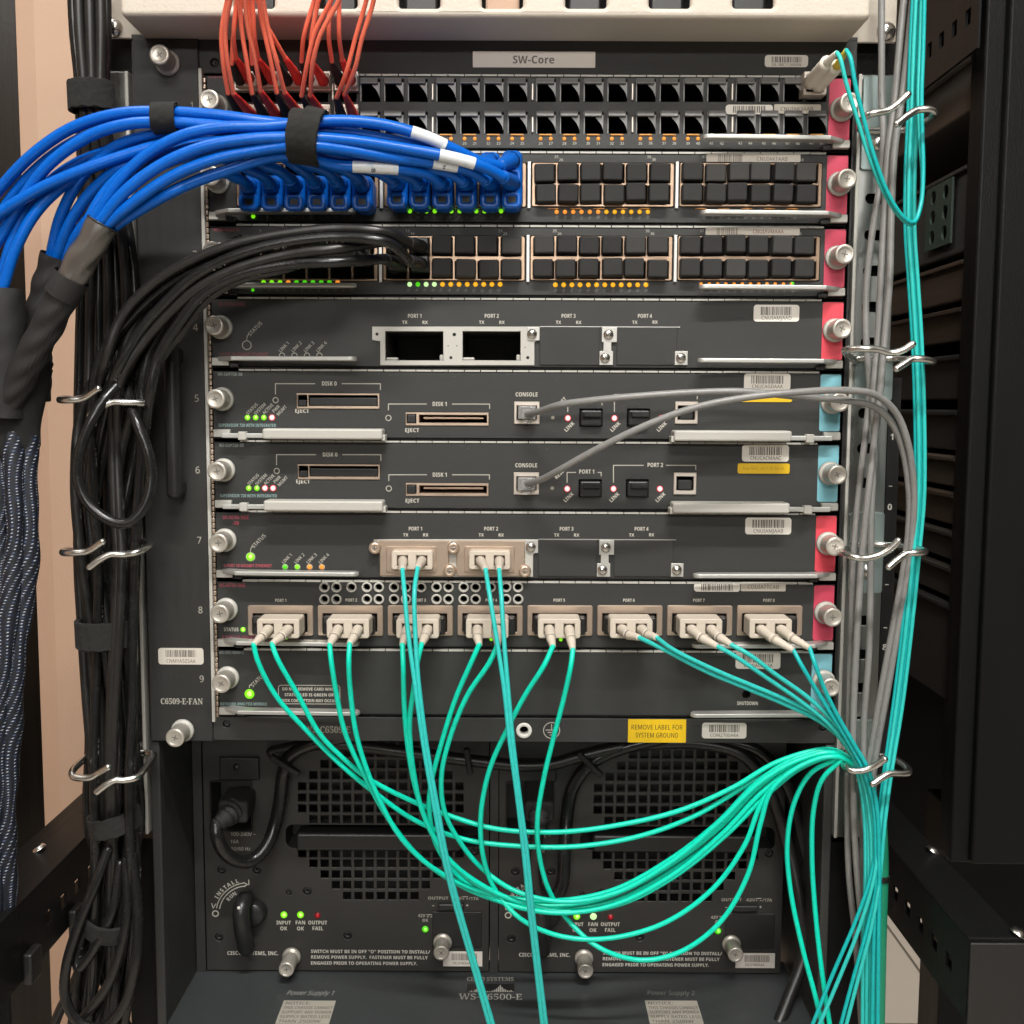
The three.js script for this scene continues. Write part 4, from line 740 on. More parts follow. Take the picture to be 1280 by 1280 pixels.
// power cords
function powerCord(ps, label, plugPts, cordPts) {
  const g = thing('supply_cable', label, 'power cable', plugPts[0].clone(), 'power cords of the two supplies');
  const [a, b, c] = plugPts;
  part(g, 'plug_body', (() => { const d = b.clone().sub(a), e = new RoundedBoxGeometry(0.021, d.length() + 0.012, 0.016, 3, 0.003); along(e, d); const m = a.clone().add(b).multiplyScalar(0.5); return e.translate(m.x, m.y, m.z); })(), M.rubberDark);
  const bc = curve([b, b.clone().lerp(c, 0.5).add(V(0, 0, 0.004)), c]);
  const boot = part(g, 'strain_relief', (() => { const t = new THREE.TubeGeometry(bc, 20, 1, 14); const p = t.attributes.position; for (let i = 0; i <= 20; i++) { const ctr = bc.getPointAt(i / 20), rad = (0.0095 - 0.0045 * i / 20) * (i % 4 === 2 ? 0.80 : 1); for (let j = 0; j <= 14; j++) { const k = i * 15 + j; const v = V(p.getX(k), p.getY(k), p.getZ(k)).sub(ctr).normalize().multiplyScalar(rad).add(ctr); p.setXYZ(k, v.x, v.y, v.z); } } t.computeVertexNormals(); return t; })(), M.rubberDark);
  part(g, 'cord', tube([c, ...cordPts], 0.0047, { seg: 8, radial: 12 }), M.cordBlack);
  return g;
}
const cp = l => l.map(([x, y, z]) => P(x, y, z));
powerCord(ps1, 'black power cord looping under the inlet beside the bundle, plug turned aside', cp([[300, 1000, -68], [293, 1012, -48], [270, 1032, -34]]), cp([[271, 1044, -32], [280, 1064, -36], [297, 1076, -42], [316, 1075, -48], [333, 1058, -54], [344, 1030, -60], [350, 1000, -62], [354, 968, -62], [362, 946, -62], [384, 932, -62], [430, 922, -62], [510, 915, -60]]));
powerCord(ps2, 'black power cord hanging straight below the inlet behind crossing aqua cables', cp([[674, 990, -68], [674, 1010, -48], [672, 1036, -42]]), cp([[669, 1062, -42], [668, 1090, -44], [674, 1116, -46], [690, 1126, -48], [702, 1108, -50], [706, 1060, -54], [709, 1020, -60], [716, 985, -62], [738, 955, -62], [770, 938, -62], [830, 922, -60]]));
// tie-wraps and a cord running across the top of the bay
solo('mains_cable', tube(cp([[340, 940, -66], [400, 930, -64], [520, 942, -62], [600, 952, -60], [650, 957, -60], [690, 955, -60], [730, 944, -60], [790, 932, -62], [880, 930, -62], [930, 945, -60], [960, 985, -56], [985, 1060, -50], [1000, 1130, -40], [1005, 1190, -34], [985, 1250, -20], [965, 1300, -6]]), 0.0044, { seg: 6, radial: 10 }), M.cordSoft, 'black mains cable draped across the top of the power supply bay', 'cable');
solo('mains_cable', tube(cp([[900, 924, -64], [950, 940, -62], [985, 985, -58], [1003, 1050, -52], [1016, 1120, -44], [1022, 1200, -36], [1020, 1300, -30]]), 0.0044, { seg: 6, radial: 10 }), M.cordBlack, 'black mains cable falling inside the bay wall behind two aqua strands', 'cable');
for (const [x0, y0, x1, y1, lb] of [[338, 945, 374, 968, 'tie over the cord of the bundle-side supply'], [583, 935, 588, 968, 'tie hanging near the middle of the bay'], [722, 940, 752, 970, 'tie over the cord behind the aqua cables']]) {
  const a = P(x0, y0, -56), b = P(x1, y1, -56), c = a.clone().lerp(b, 0.5), d = b.clone().sub(a);
  const e = new RoundedBoxGeometry(0.0042, d.length(), 0.006, 2, 0.0015); along(e, d); solo('cord_tie', e.translate(c.x, c.y, c.z), M.rubberDark, 'flat black cord ' + lb, 'cable tie');
}
// ---------------------------------------------------------------- beige panel above the switch
{
  const z1 = 43, x0 = P(150, 10, z1).x, x1 = P(1089, 10, z1).x, y0 = P(640, 21, z1).y, y1 = 0.30;
  const g = thing('patch_panel', 'beige metal patch panel with square openings bolted above the switch', 'patch panel', [(x0 + x1) / 2, y0, 0]);
  const holes = [290, 394, 498, 602, 707, 812, 917].map(x => { const r = R(x, -70, x + 52, 9.5, z1); return { ...r, rad: 0.002 }; });
  const s = rectPath({ x0, x1, y0, y1 }, 0.003); for (const h of holes) s.holes.push(rectPath(h, h.rad, THREE.Path));
  const shell = new THREE.ExtrudeGeometry(s, { depth: 0.0015, bevelEnabled: true, bevelThickness: 0.0025, bevelSize: 0.0025, bevelOffset: -0.0025, bevelSegments: 4, curveSegments: 6 }); shell.translate(0, 0, (z1 - 4) * MM);
  part(g, 'front_panel', shell, M.beige);
  part(g, 'underside', rbox(x0 + 0.0006, y0 + 0.0003, 0.0, x1 - 0.0006, y0 + 0.0021, (z1 - 3) * MM, 0.0006), M.beige);
  for (const s2 of [0, 1]) part(g, 'end_wall', box(s2 ? x1 - 0.0024 : x0 + 0.0006, y0 + 0.0022, 0.0, s2 ? x1 - 0.0006 : x0 + 0.0024, y1, (z1 - 3.6) * MM), M.beige);
  part(g, 'back_plate', box(x0 + 0.003, y0 + 0.0024, 0.0, x1 - 0.003, y1, 0.0016), M.recessBlack);
  holes.forEach((h, i) => { const m = part(g, 'jack_insert', rbox(h.x0 + 0.002, h.y0 - 0.0036, 0.018, h.x1 - 0.002, h.y1, 0.030, 0.002), i === 3 ? M.wallPeach : M.plastic); });
  for (const s2 of [0, 1]) {
    const e = s2 ? { x0: x1 - 0.006, x1: P(1121, 25, 0).x, y0: P(1095, 53, 0).y, y1 } : { x0: P(127, 25, 0).x, x1: x0 + 0.006, y0: P(160, 47.5, 0).y, y1 };
    part(g, 'mounting_ear', plate(e, [], -2.2, -0.3, { rad: 0.001, bevel: 0.0004 }), M.beige);
    const q = s2 ? P(1107.5, 39, 0) : P(142, 35, 0);
    const m = partAt(g, 'ear_screw', along(lathe([[0, 0.0042], [0.0022, 0.0040], [0.0042, 0.0030], [0.0056, 0.0012], [0.0058, -0.0002]], 22), V(0, 0, 1)), M.chrome, q);
    const cr = new THREE.Mesh(crossSmall, crossDark); cr.name = 'cross_slot'; cr.position.z = 0.0023; cr.rotation.z = 0.4; m.add(cr);
  }
}
// ---------------------------------------------------------------- rack: mounting rails, posts and side rails
function rail(side) {
  const L = side < 0;
  const yT = P(640, 91, -3).y, yB = P(640, 1045, -3).y;
  const xa = L ? P(104, 500, -3).x : P(1066, 450, -3).x, xb = L ? P(167, 500, -3).x : P(1113, 450, -3).x;
  const r = { x0: xa, x1: xb, y0: yB, y1: yT };
  const g = thing('mounting_rail', L ? 'galvanised rack rail behind the thick black cable bundle' : 'galvanised rack rail with oblong holes behind the grey cables', 'rack rail', [(xa + xb) / 2, yB, -0.003], 'rack mounting rails');
  const holes = [];
  for (let y = yT - 0.052, i = 0; y > yB + 0.02; y -= i % 3 === 2 ? 0.0127 + 0.0092 : 0.0222, i++) { const cx = L ? P(151, 300, -3).x : P(1088, 450, -3).x; holes.push({ x0: cx - (L ? 0.0032 : 0.0060), x1: cx + (L ? 0.0032 : 0.0060), y0: y - 0.0032, y1: y + 0.0032, rad: 0.003 }); }
  part(g, 'rail_face', plate(r, holes, -6, -4, { bevel: 0.0003 }), M.zinc);
  const ex = L ? xb : xa; part(g, 'folded_edge', rbox(ex - (L ? 0 : 0.0022), yB, -0.012, ex + (L ? 0.0022 : 0), yT, -0.0022, 0.0006), M.greyPaint);
  part(g, 'rail_web', box(L ? xa : xb - 0.002, yB, -0.05, L ? xa + 0.002 : xb, yT, -0.0062), M.zincDull);
  return g;
}
rail(-1); rail(1);
{ // unit-number strip along the rail
  const r = { x0: P(1106, 640, -7).x, x1: P(1121, 640, -7).x, y0: P(640, 1045, -7).y, y1: P(640, 470, -7).y };
  const t = print(r, '#0d0d0d', p => { const T = (s, y) => { const w = P(1110, y, -7), u = p.c.canvas.width * 0.4, v = (r.y1 - w.y) / (r.y1 - r.y0) * p.c.canvas.height; p.c.fillStyle = '#c9c6bf'; p.c.font = `bold ${11 * p.s}px sans-serif`; p.c.textAlign = 'center'; p.c.textBaseline = 'middle'; p.c.fillText(s, u, v); }; T('1', 546); T('–', 607); T('0', 634); T('–', 730); T('–', 784); T('8', 809); T('–', 868); }, 6, undefined, 0);
  solo('number_strip', plate(r, [], -9, -7, { bevel: 0 }), std(rgb(1, 1, 1), 0.5, 0, { map: t }), 'narrow black strip with white unit numbers beside the galvanised rail', 'rack strip');
}
// black blocks behind the zinc rails, standing in for the shadow above them
for (const [a, b, t] of [[128, 168, 'black'], [1063, 1121, 'black']]) {
  const x0 = P(a, 70, -12).x, x1 = P(b, 70, -12).x;
  solo('shade_block', merge([box(x0, P(640, 1040, -12).y, -0.05, x1, 0.34, -0.014), box(x0, -0.56, -0.05, x1, P(640, 1052, -12).y, -0.014)]), M.rackBlack, a < 500 ? 'black block standing in for shadow behind the rail at the cable bundle' : 'black block standing in for shadow behind the rail at the aqua cables', 'rack post', 'black shade blocks');
}
{ // outer posts of the rack frame
  const e = P(1217, 400, -60).x;
  const g = thing('frame_post', 'wide black frame post with a bright folded edge beyond the aqua cables', 'rack post', [e + 0.06, -0.6, -0.1], 'outer frame posts');
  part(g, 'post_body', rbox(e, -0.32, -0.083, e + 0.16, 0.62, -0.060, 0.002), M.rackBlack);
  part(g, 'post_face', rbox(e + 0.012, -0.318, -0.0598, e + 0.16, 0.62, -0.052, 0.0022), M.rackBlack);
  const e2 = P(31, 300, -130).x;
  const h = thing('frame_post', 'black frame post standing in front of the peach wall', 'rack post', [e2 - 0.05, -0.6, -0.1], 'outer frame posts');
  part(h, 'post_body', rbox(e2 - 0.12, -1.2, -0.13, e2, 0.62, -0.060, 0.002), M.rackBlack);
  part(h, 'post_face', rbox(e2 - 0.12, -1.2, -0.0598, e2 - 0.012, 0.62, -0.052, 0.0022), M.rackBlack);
}
function sideRail(side, label) {
  const xw = side < 0 ? -0.300 : 0.262, y = -0.304, hgt = 0.048, fl = side < 0 ? 0.037 : 0.030, zf = side < 0 ? 0.13 : 0.088, zb = -0.62;
  const g = thing('side_rail', label, 'rack side rail', [xw, y - hgt, (zf + zb) / 2], 'rails running back along the rack sides');
  const o = side;                                             // outward
  // web with square holes, drawn in (depth, height) and turned to face the middle of the rack
  const s = rectPath({ x0: 0, x1: zf - zb, y0: y - hgt, y1: y });
  for (let d = 0.022; d < zf - zb - 0.03; d += 0.0235) { if (side < 0 && d < 0.10) continue; s.holes.push(rectPath({ x0: d, x1: d + 0.0095, y0: y - 0.031, y1: y - 0.0215 }, 0, THREE.Path)); }
  const w = new THREE.ExtrudeGeometry(s, { depth: 0.0018, bevelEnabled: false });
  w.rotateY(Math.PI / 2); w.translate(side < 0 ? xw - 0.0018 : xw, 0, zf);
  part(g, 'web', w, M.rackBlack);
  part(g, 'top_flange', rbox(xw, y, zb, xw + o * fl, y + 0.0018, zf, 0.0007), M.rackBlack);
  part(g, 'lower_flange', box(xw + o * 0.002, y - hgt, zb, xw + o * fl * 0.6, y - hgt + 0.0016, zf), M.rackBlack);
  if (side > 0) part(g, 'end_plate', rbox(xw + 0.0005, y - 0.12, zf, xw + 0.07, y - 0.0005, zf + 0.0022, 0.0009), M.black);
  const sg = along(lathe([[0, 0.0036], [0.0022, 0.0034], [0.0042, 0.0024], [0.0052, 0.0006], [0.0052, 0]], 18), V(0, 1, 0));
  for (const [px, py] of side < 0 ? [[49, 1062]] : [[1166, 1064], [1273, 1168]]) { const q = H(px, py, y + 0.002); const m = partAt(g, 'rail_screw', sg, M.chrome, V(q.x, y + 0.002, q.z)); m.rotation.z = side * -0.5; }
  if (side < 0) for (const [px, py] of [[70, 1150], [10, 1205]]) { const t = (xw) / ((px - 643) / FP) ; const z = D - t; const yy = P(px, py, z / MM).y; part(g, 'cage_clip', rbox(xw, yy - 0.010, z - 0.008, xw + 0.006, yy + 0.010, z + 0.008, 0.002), M.plastic); }
  return g;
}
sideRail(-1, 'black side rail crossing in front of the peach wall'); sideRail(1, 'black side rail with square holes and blunt end above the floor');
{ // upper rail on the far side, with light holes
  const xw = 0.292, s = rectPath({ x0: 0, x1: 0.6, y0: 0.228, y1: 0.33 });
  for (let d = 0.012; d < 0.4; d += 0.0225) s.holes.push(rectPath({ x0: d, x1: d + 0.009, y0: 0.247, y1: 0.2575 }, 0, THREE.Path));
  const w = new THREE.ExtrudeGeometry(s, { depth: 0.0018, bevelEnabled: false }); w.rotateY(Math.PI / 2); w.translate(xw, 0, -0.03);
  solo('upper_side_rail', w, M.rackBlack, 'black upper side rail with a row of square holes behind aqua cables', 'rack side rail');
  // lower post seen through beside the floor
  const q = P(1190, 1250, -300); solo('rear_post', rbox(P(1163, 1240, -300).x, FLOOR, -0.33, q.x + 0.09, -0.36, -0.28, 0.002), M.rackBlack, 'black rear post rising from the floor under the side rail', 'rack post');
}
// units standing in the neighbouring bay, seen along their sides
{
  const mats = [M.wood, std(rgb(0.05, 0.042, 0.036), 0.55), std(rgb(0.095, 0.07, 0.052), 0.6), std(rgb(0.035, 0.034, 0.032), 0.5), std(rgb(0.20, 0.17, 0.145), 0.6)];
  const X = 0.315;
  const yAt = py => { const d = V((1160 - 640) / FP, -(py - 640) / FP, -1).applyQuaternion(camera.quaternion); return d.y / d.x * X; };
  const bands = [[112, 172, 4, 'grey brown equipment case beneath the upper rail'], [232, 330, 3, 'dark equipment case with a vented side below the gap'], [338, 385, 0, 'brown equipment case above a pale strip'], [392, 432, 0, 'brown equipment case over the pale strip'], [447, 500, 3, 'dark equipment case between two pale strips'], [512, 560, 3, 'dark equipment case above the rosy brown case'], [566, 603, 2, 'rosy brown equipment case in the neighbouring bay'], [609, 648, 0, 'brown equipment case below the rosy one'], [655, 690, 1, 'dark brown equipment case near the third wire ring'], [697, 735, 1, 'lowest dark brown equipment case in the neighbouring bay'], [742, 860, 3, 'tall dark equipment case low in the neighbouring bay']];
  { // green board fixed to the side of the vented case
    const y0 = yAt(316), y1 = yAt(240), s = rectPath({ x0: 0.112, x1: 0.162, y0, y1 }); for (let i = 0; i < 2; i++) for (let j = 0; j < 3; j++) s.holes.push(circlePath(0.124 + i * 0.024, y0 + 0.009 + j * 0.0145, 0.0052));
    const b = new THREE.ExtrudeGeometry(s, { depth: 0.0015, bevelEnabled: false }); b.rotateY(Math.PI / 2); b.translate(X - 0.0036, 0, 0);
    solo('green_plate', b, std(rgb(0.03, 0.05, 0.038), 0.5), 'dark green perforated plate on the vented case', 'plate');
  }
  bands.forEach(([a, b, m, lb]) => { const g = thing('equipment_case', lb, 'equipment', [X + 0.15, yAt(b), -0.3], 'cases in the neighbouring bay'); part(g, 'case_body', rbox(X, yAt(b), -0.62, X + 0.35, yAt(a), -0.088, 0.0015), mats[m]); part(g, 'case_lip', rbox(X - 0.003, yAt(a) - 0.004, -0.60, X - 0.0002, yAt(a) - 0.001, -0.09, 0.0006), m === 3 ? M.charcoal : mats[m]); });
}
// black cabinet shell around them, added to block out the lit back wall
{
  const g = thing('added_cabinet_shell', 'black cabinet shell added to block the lit wall behind the cases', 'cabinet', [0.6, -0.6, -0.4]);
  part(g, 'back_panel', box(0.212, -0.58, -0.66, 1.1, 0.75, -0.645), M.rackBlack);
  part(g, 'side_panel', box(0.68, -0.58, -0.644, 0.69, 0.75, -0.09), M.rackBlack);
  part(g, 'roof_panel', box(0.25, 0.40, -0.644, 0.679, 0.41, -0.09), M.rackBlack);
}
// ---------------------------------------------------------------- wire cable rings
function ring(label, list, plateRect) {
  const ctr = P(...list[0][0]); const g = thing('cable_ring', label, 'cable ring', ctr, 'wire cable rings');
  for (const l of list) part(g, 'wire', tube(pts(l), 0.0021, { seg: 8, radial: 10 }), M.steel);
  if (plateRect) { const [a, b, c, d] = plateRect; const pl = part(g, 'bracket', plate(R(a, b, c, d, -1), [], -3.6, -1.6, { rad: 0.002, bevel: 0.0004 }), M.zincTealSheen); const q = P((a + c) / 2, b + (d - b) * 0.72, -1.4); partAt(g, 'bracket_screw', along(lathe([[0, 0.0026], [0.003, 0.0022], [0.0046, 0.0006], [0.0046, 0]], 18), V(0, 0, 1)), M.steel, V(q.x, q.y, -0.0016)); }
}
ring('topmost wire ring around the grey and aqua cables', [[[1078, 166, 0], [1074, 158, 20], [1083, 145, 52], [1090, 142, 54], [1110, 138, 54], [1122, 130, 55], [1135, 118, 56]], [[1078, 163, 0], [1110, 163, 0], [1138, 162, 4], [1158, 152, 30], [1168, 141, 52], [1163, 137, 54], [1146, 138, 54], [1134, 145, 55], [1121, 155, 56]]], [1078, 94, 1121, 212]);
ring('second wire ring from the top around the grey and aqua cables', [[[1070, 452, 0], [1058, 442, 20], [1060, 437, 48], [1080, 436, 54], [1098, 437, 54], [1114, 441, 54], [1128, 438, 55], [1141, 430, 56]], [[1072, 448, 0], [1120, 448, 2], [1150, 450, 25], [1166, 452, 50], [1155, 449, 54], [1140, 449, 54], [1132, 454, 55], [1121, 461, 56]]], [1069, 441, 1117, 501]);
ring('third wire ring around the grey and aqua cables', [[[1066, 684, 0], [1052, 688, 14], [1058, 693, 46], [1066, 696, 53], [1080, 698, 54], [1098, 694, 54], [1110, 688, 55], [1123, 676, 56]], [[1066, 680, 0], [1110, 681, 2], [1140, 684, 25], [1156, 690, 50], [1148, 691, 54], [1134, 692, 54], [1124, 698, 55], [1111, 709, 56]]], [1062, 641, 1105, 742]);
ring('lowest wire ring gathering the aqua strands', [[[1066, 946, 0], [1054, 950, 20], [1056, 958, 46], [1064, 963, 52], [1078, 963, 53], [1090, 959, 54], [1106, 949, 56]], [[1066, 944, 0], [1104, 945, 2], [1124, 952, 25], [1136, 965, 50], [1128, 967, 53], [1114, 967, 54], [1104, 971, 55], [1091, 980, 56]]], [1058, 900, 1098, 1000]);
ring('uppermost wire ring around the black bundle', [[[96, 500, 0], [80, 498, 30], [76, 500, 54], [86, 500, 58], [104, 498, 58], [123, 486, 60]], [[170, 500, 0], [182, 501, 30], [180, 504, 52], [158, 503, 57], [140, 503, 58], [128, 508, 59], [112, 520, 60]]]);
ring('middle wire ring around the black bundle', [[[96, 688, 0], [82, 688, 30], [80, 691, 54], [90, 691, 58], [110, 689, 58], [128, 677, 60]], [[172, 676, 0], [184, 678, 20], [186, 683, 44], [172, 690, 56], [156, 693, 57], [138, 693, 58], [127, 698, 59], [112, 709, 60]]]);
ring('lower wire ring around the black bundle', [[[120, 938, 0], [108, 947, 22], [90, 966, 54], [92, 971, 57], [112, 972, 58], [122, 967, 58], [135, 959, 60]], [[166, 940, 2], [184, 941, 2], [192, 943, 10], [180, 962, 40], [170, 972, 55], [156, 975, 57], [144, 975, 58], [134, 980, 59], [121, 990, 60]]]);
// ---------------------------------------------------------------- aqua fibre from the eight wide ports
const rN = (n, mag) => Array.from({ length: n }, () => rnd(-mag, mag));
function strandPart(g, list, r, mat) { return part(g, 'strand', tube(pts(list), r, { seg: 7, radial: 8 }), mat); }
function boot(g, a, b, r0, r1, mat, name = 'boot') {          // tapered, ribbed boot from a to b
  const d = b.clone().sub(a), L = d.length(), prof = [[0, 0]];
  for (let i = 0; i <= 8; i++) { const t = i / 8, r = r0 + (r1 - r0) * t; prof.push([r * (i % 2 ? 0.93 : 1), L * t]); } prof.push([0, L]);
  return part(g, name, along(lathe(prof, 12), d).translate(a.x, a.y, a.z), mat);
}
function scPlug(g, cx, cy, zBack, zFront, w = 54, h = 25) {   // duplex plug: two bodies in one clip
  const c = P(cx, cy, zFront), s = (D - zFront * MM) / FP, W = w * s, Hh = h * s;
  const sh = rectPath({ x0: c.x - W / 2, x1: c.x + W / 2, y0: c.y - Hh / 2, y1: c.y + Hh / 2 }, 0.0017);
  const holes = [-1, 1].map(k => ({ x0: c.x + k * W * 0.235 - 0.0034, x1: c.x + k * W * 0.235 + 0.0034, y0: c.y - 0.0036, y1: c.y + 0.0030 }));
  for (const q of holes) sh.holes.push(rectPath(q, 0, THREE.Path));
  const geo = new THREE.ExtrudeGeometry(sh, { depth: (zFront - zBack) * MM - 0.0008, bevelEnabled: true, bevelThickness: 0.0006, bevelSize: 0.0006, bevelOffset: -0.0006, bevelSegments: 2, curveSegments: 5 }); geo.translate(0, 0, zBack * MM);
  const p = part(g, 'duplex_plug', geo, M.beigePlug);
  holes.forEach(q => part(p, 'socket', box(q.x0, q.y0, zBack * MM, q.x1, q.y1, (zFront - 3.5) * MM), std(rgb(0.20, 0.16, 0.12), 0.6)));
  return holes.map(q => V((q.x0 + q.x1) / 2, (q.y0 + q.y1) / 2, (zFront - 3.4) * MM));
}
// modules in the wide ports and their tan frames
ports8.forEach(([a, b, c, d], i) => {
  const r = R(a, b, c, d), op = R(a + 6.5, b + 10, c - 7.5, d - 4.5);
  const g = thing('optic_module', 'tan framed optic module with black latch in port ' + ['one', 'two', 'three', 'four', 'five', 'six', 'seven', 'eight'][i] + ' of the eighth card', 'optic module', [(r.x0 + r.x1) / 2, r.y0, 0], 'optic modules in the eighth card');
  part(g, 'frame', plate(r, [op], 0.1, 1.8, { bevel: 0.0004, rad: 0.0012 }), M.tanMetal);
  part(g, 'module_cavity', cavity(op, -0.2, 30), M.recessBlack);
  part(g, 'latch', rbox(op.x0 + 0.0006, op.y0 - 0.0006, -0.004, op.x1 - 0.0008, op.y1 - 0.0008, 0.0085, 0.0016), M.plastic);
  part(g, 'latch_step', rbox(op.x0 + 0.002, op.y1 - 0.0050, 0.0086, op.x1 - 0.0040, op.y1 - 0.0012, 0.0105, 0.0008), M.rubber);
});
const A8 = [
  [[[317, 806], [340, 805]], [[322, 826], [345, 870], [385, 915], [425, 955], [470, 992], [520, 1026], [580, 1049], [640, 1057], [720, 1058], [800, 1045], [870, 1019], [945, 975], [1000, 950], [1045, 944]], [[346, 822], [372, 868], [400, 918], [428, 947], [460, 973], [510, 999], [560, 1019], [620, 1036], [700, 1040], [780, 1030], [850, 1013], [915, 985], [975, 951], [1040, 937]]],
  [[[412, 806], [437, 805]], [[414, 826], [421, 870], [432, 918], [455, 968], [482, 1018], [520, 1067], [565, 1101], [630, 1128], [700, 1136], [770, 1125], [840, 1088], [905, 1040], [955, 990], [1003, 956], [1045, 945]], [[436, 824], [438, 865], [447, 925], [472, 995], [505, 1052], [552, 1092], [615, 1118], [690, 1126], [765, 1113], [835, 1076], [895, 1030], [950, 975], [1000, 946], [1044, 939]]],
  [[[503, 806], [527, 805]], [[504, 830], [505, 875], [510, 935], [522, 995], [542, 1045], [578, 1092], [640, 1125], [700, 1132], [765, 1119], [838, 1081], [900, 1034], [952, 981], [1001, 951], [1045, 942]], [[522, 826], [517, 862], [512, 905], [517, 965], [530, 1020], [560, 1073], [605, 1108], [655, 1129], [712, 1139], [775, 1130], [842, 1096], [905, 1046], [958, 994], [1004, 958], [1046, 946]]],
  [[[599, 806], [622, 806]], [[590, 826], [570, 872], [553, 925], [538, 985], [537, 1020], [548, 1062], [585, 1106], [645, 1133], [705, 1141], [770, 1130], [840, 1094], [903, 1042], [955, 988], [1002, 955], [1046, 945]], [[612, 828], [585, 868], [564, 918], [552, 968], [555, 1012], [572, 1048], [602, 1085], [645, 1114], [705, 1127], [770, 1116], [838, 1078], [898, 1028], [951, 977], [1001, 949], [1044, 941]]],
  [[[691, 808], [716, 812]], [[680, 832], [657, 868], [634, 912], [612, 962], [601, 1020], [604, 1070], [619, 1112], [650, 1148], [700, 1170], [760, 1173], [830, 1154], [890, 1112], [930, 1058], [957, 995], [1002, 957], [1046, 946]], [[714, 830], [705, 872], [692, 922], [680, 972], [672, 1022], [673, 1062], [685, 1110], [710, 1150], [748, 1184], [800, 1200], [850, 1190], [900, 1153], [935, 1093], [951, 1028], [966, 985], [1010, 953], [1047, 946]]],
  [[[799, 797], [821, 797]], [[830, 812], [880, 838], [935, 861], [985, 882], [1030, 905], [1058, 932], [1072, 966], [1080, 1015], [1082, 1090], [1079, 1180], [1078, 1300]], [[838, 810], [890, 836], [940, 857], [990, 878], [1035, 902], [1062, 931], [1075, 966], [1084, 1015], [1086, 1090], [1084, 1180], [1083, 1300]]],
  [[[897, 808], [914, 806]], [[918, 820], [955, 845], [1000, 876], [1036, 905], [1062, 937], [1077, 968], [1087, 1020], [1090, 1090], [1089, 1180], [1088, 1300]], [[936, 818], [968, 842], [1010, 872], [1040, 900], [1066, 935], [1081, 968], [1091, 1020], [1094, 1090], [1093, 1180], [1092, 1300]]],
  [[[992, 813], [1012, 810]], [[1001, 830], [1020, 862], [1040, 894], [1062, 930], [1080, 965], [1092, 1010], [1095, 1080], [1092, 1180], [1090, 1300]], [[1018, 828], [1030, 860], [1046, 893], [1066, 928], [1086, 964], [1096, 1010], [1099, 1080], [1098, 1180], [1097, 1300]]],
];
const sideWord = ['one', 'two', 'three', 'four', 'five', 'six', 'seven', 'eight'];
A8.forEach(([tips, s0, s1], i) => {
  const aquaSet = i < 5, mat = aquaSet ? M.aqua : (i < 7 ? M.teal : M.tealDeep);
  const [a, b, c] = ports8[i];
  const g = thing('fibre_patch_cord', `${aquaSet ? 'bright aqua' : 'teal'} duplex fibre cord with pale plug in port ${sideWord[i]} of the eight-port card`, 'fibre cable', P((a + c) / 2, 785, 10), 'fibre cords from the eight-port card');
  const socks = scPlug(g, a + 40 + (i < 4 ? -3 : i < 5 ? 0 : 3), 786, 9, 26);
  [s0, s1].forEach((l, k) => {
    const tip = P(tips[k][0], tips[k][1], 48);
    const elbow = socks[k].clone().add(V(0, -0.001, 0.011)).lerp(tip, 0.35);
    boot(g, socks[k], elbow, 0.0034, 0.0031, M.beigePlug, 'boot_root'); boot(g, elbow, tip, 0.0031, 0.0019, M.beigePlug);
    const n = l.length, full = [[tips[k][0], tips[k][1], 48], ...l.map(([x, y], j) => {
      const t = j / (n - 1); let z;
      if (aquaSet) z = t < 0.45 ? 48 - 30 * t / 0.45 + (i % 3) * 3 + k * 2 : 18 + (i % 5) * 3.2 + k * 2.6 + (t - 0.45) * 18;
      else z = 46 - 10 * t + (i - 5) * 3.2 + k * 1.6;
      return [x, y, z];
    })];
    if (aquaSet) full.push([1068 + i * 2 + k, 958 + i * 2, 26 + i * 2], [1086 + i * 2, 1000, 20], [1096 + i, 1060, 12], [1098, 1140, 8]);
    strandPart(g, full, aquaSet ? 0.0016 : 0.00138, mat);
  });
});
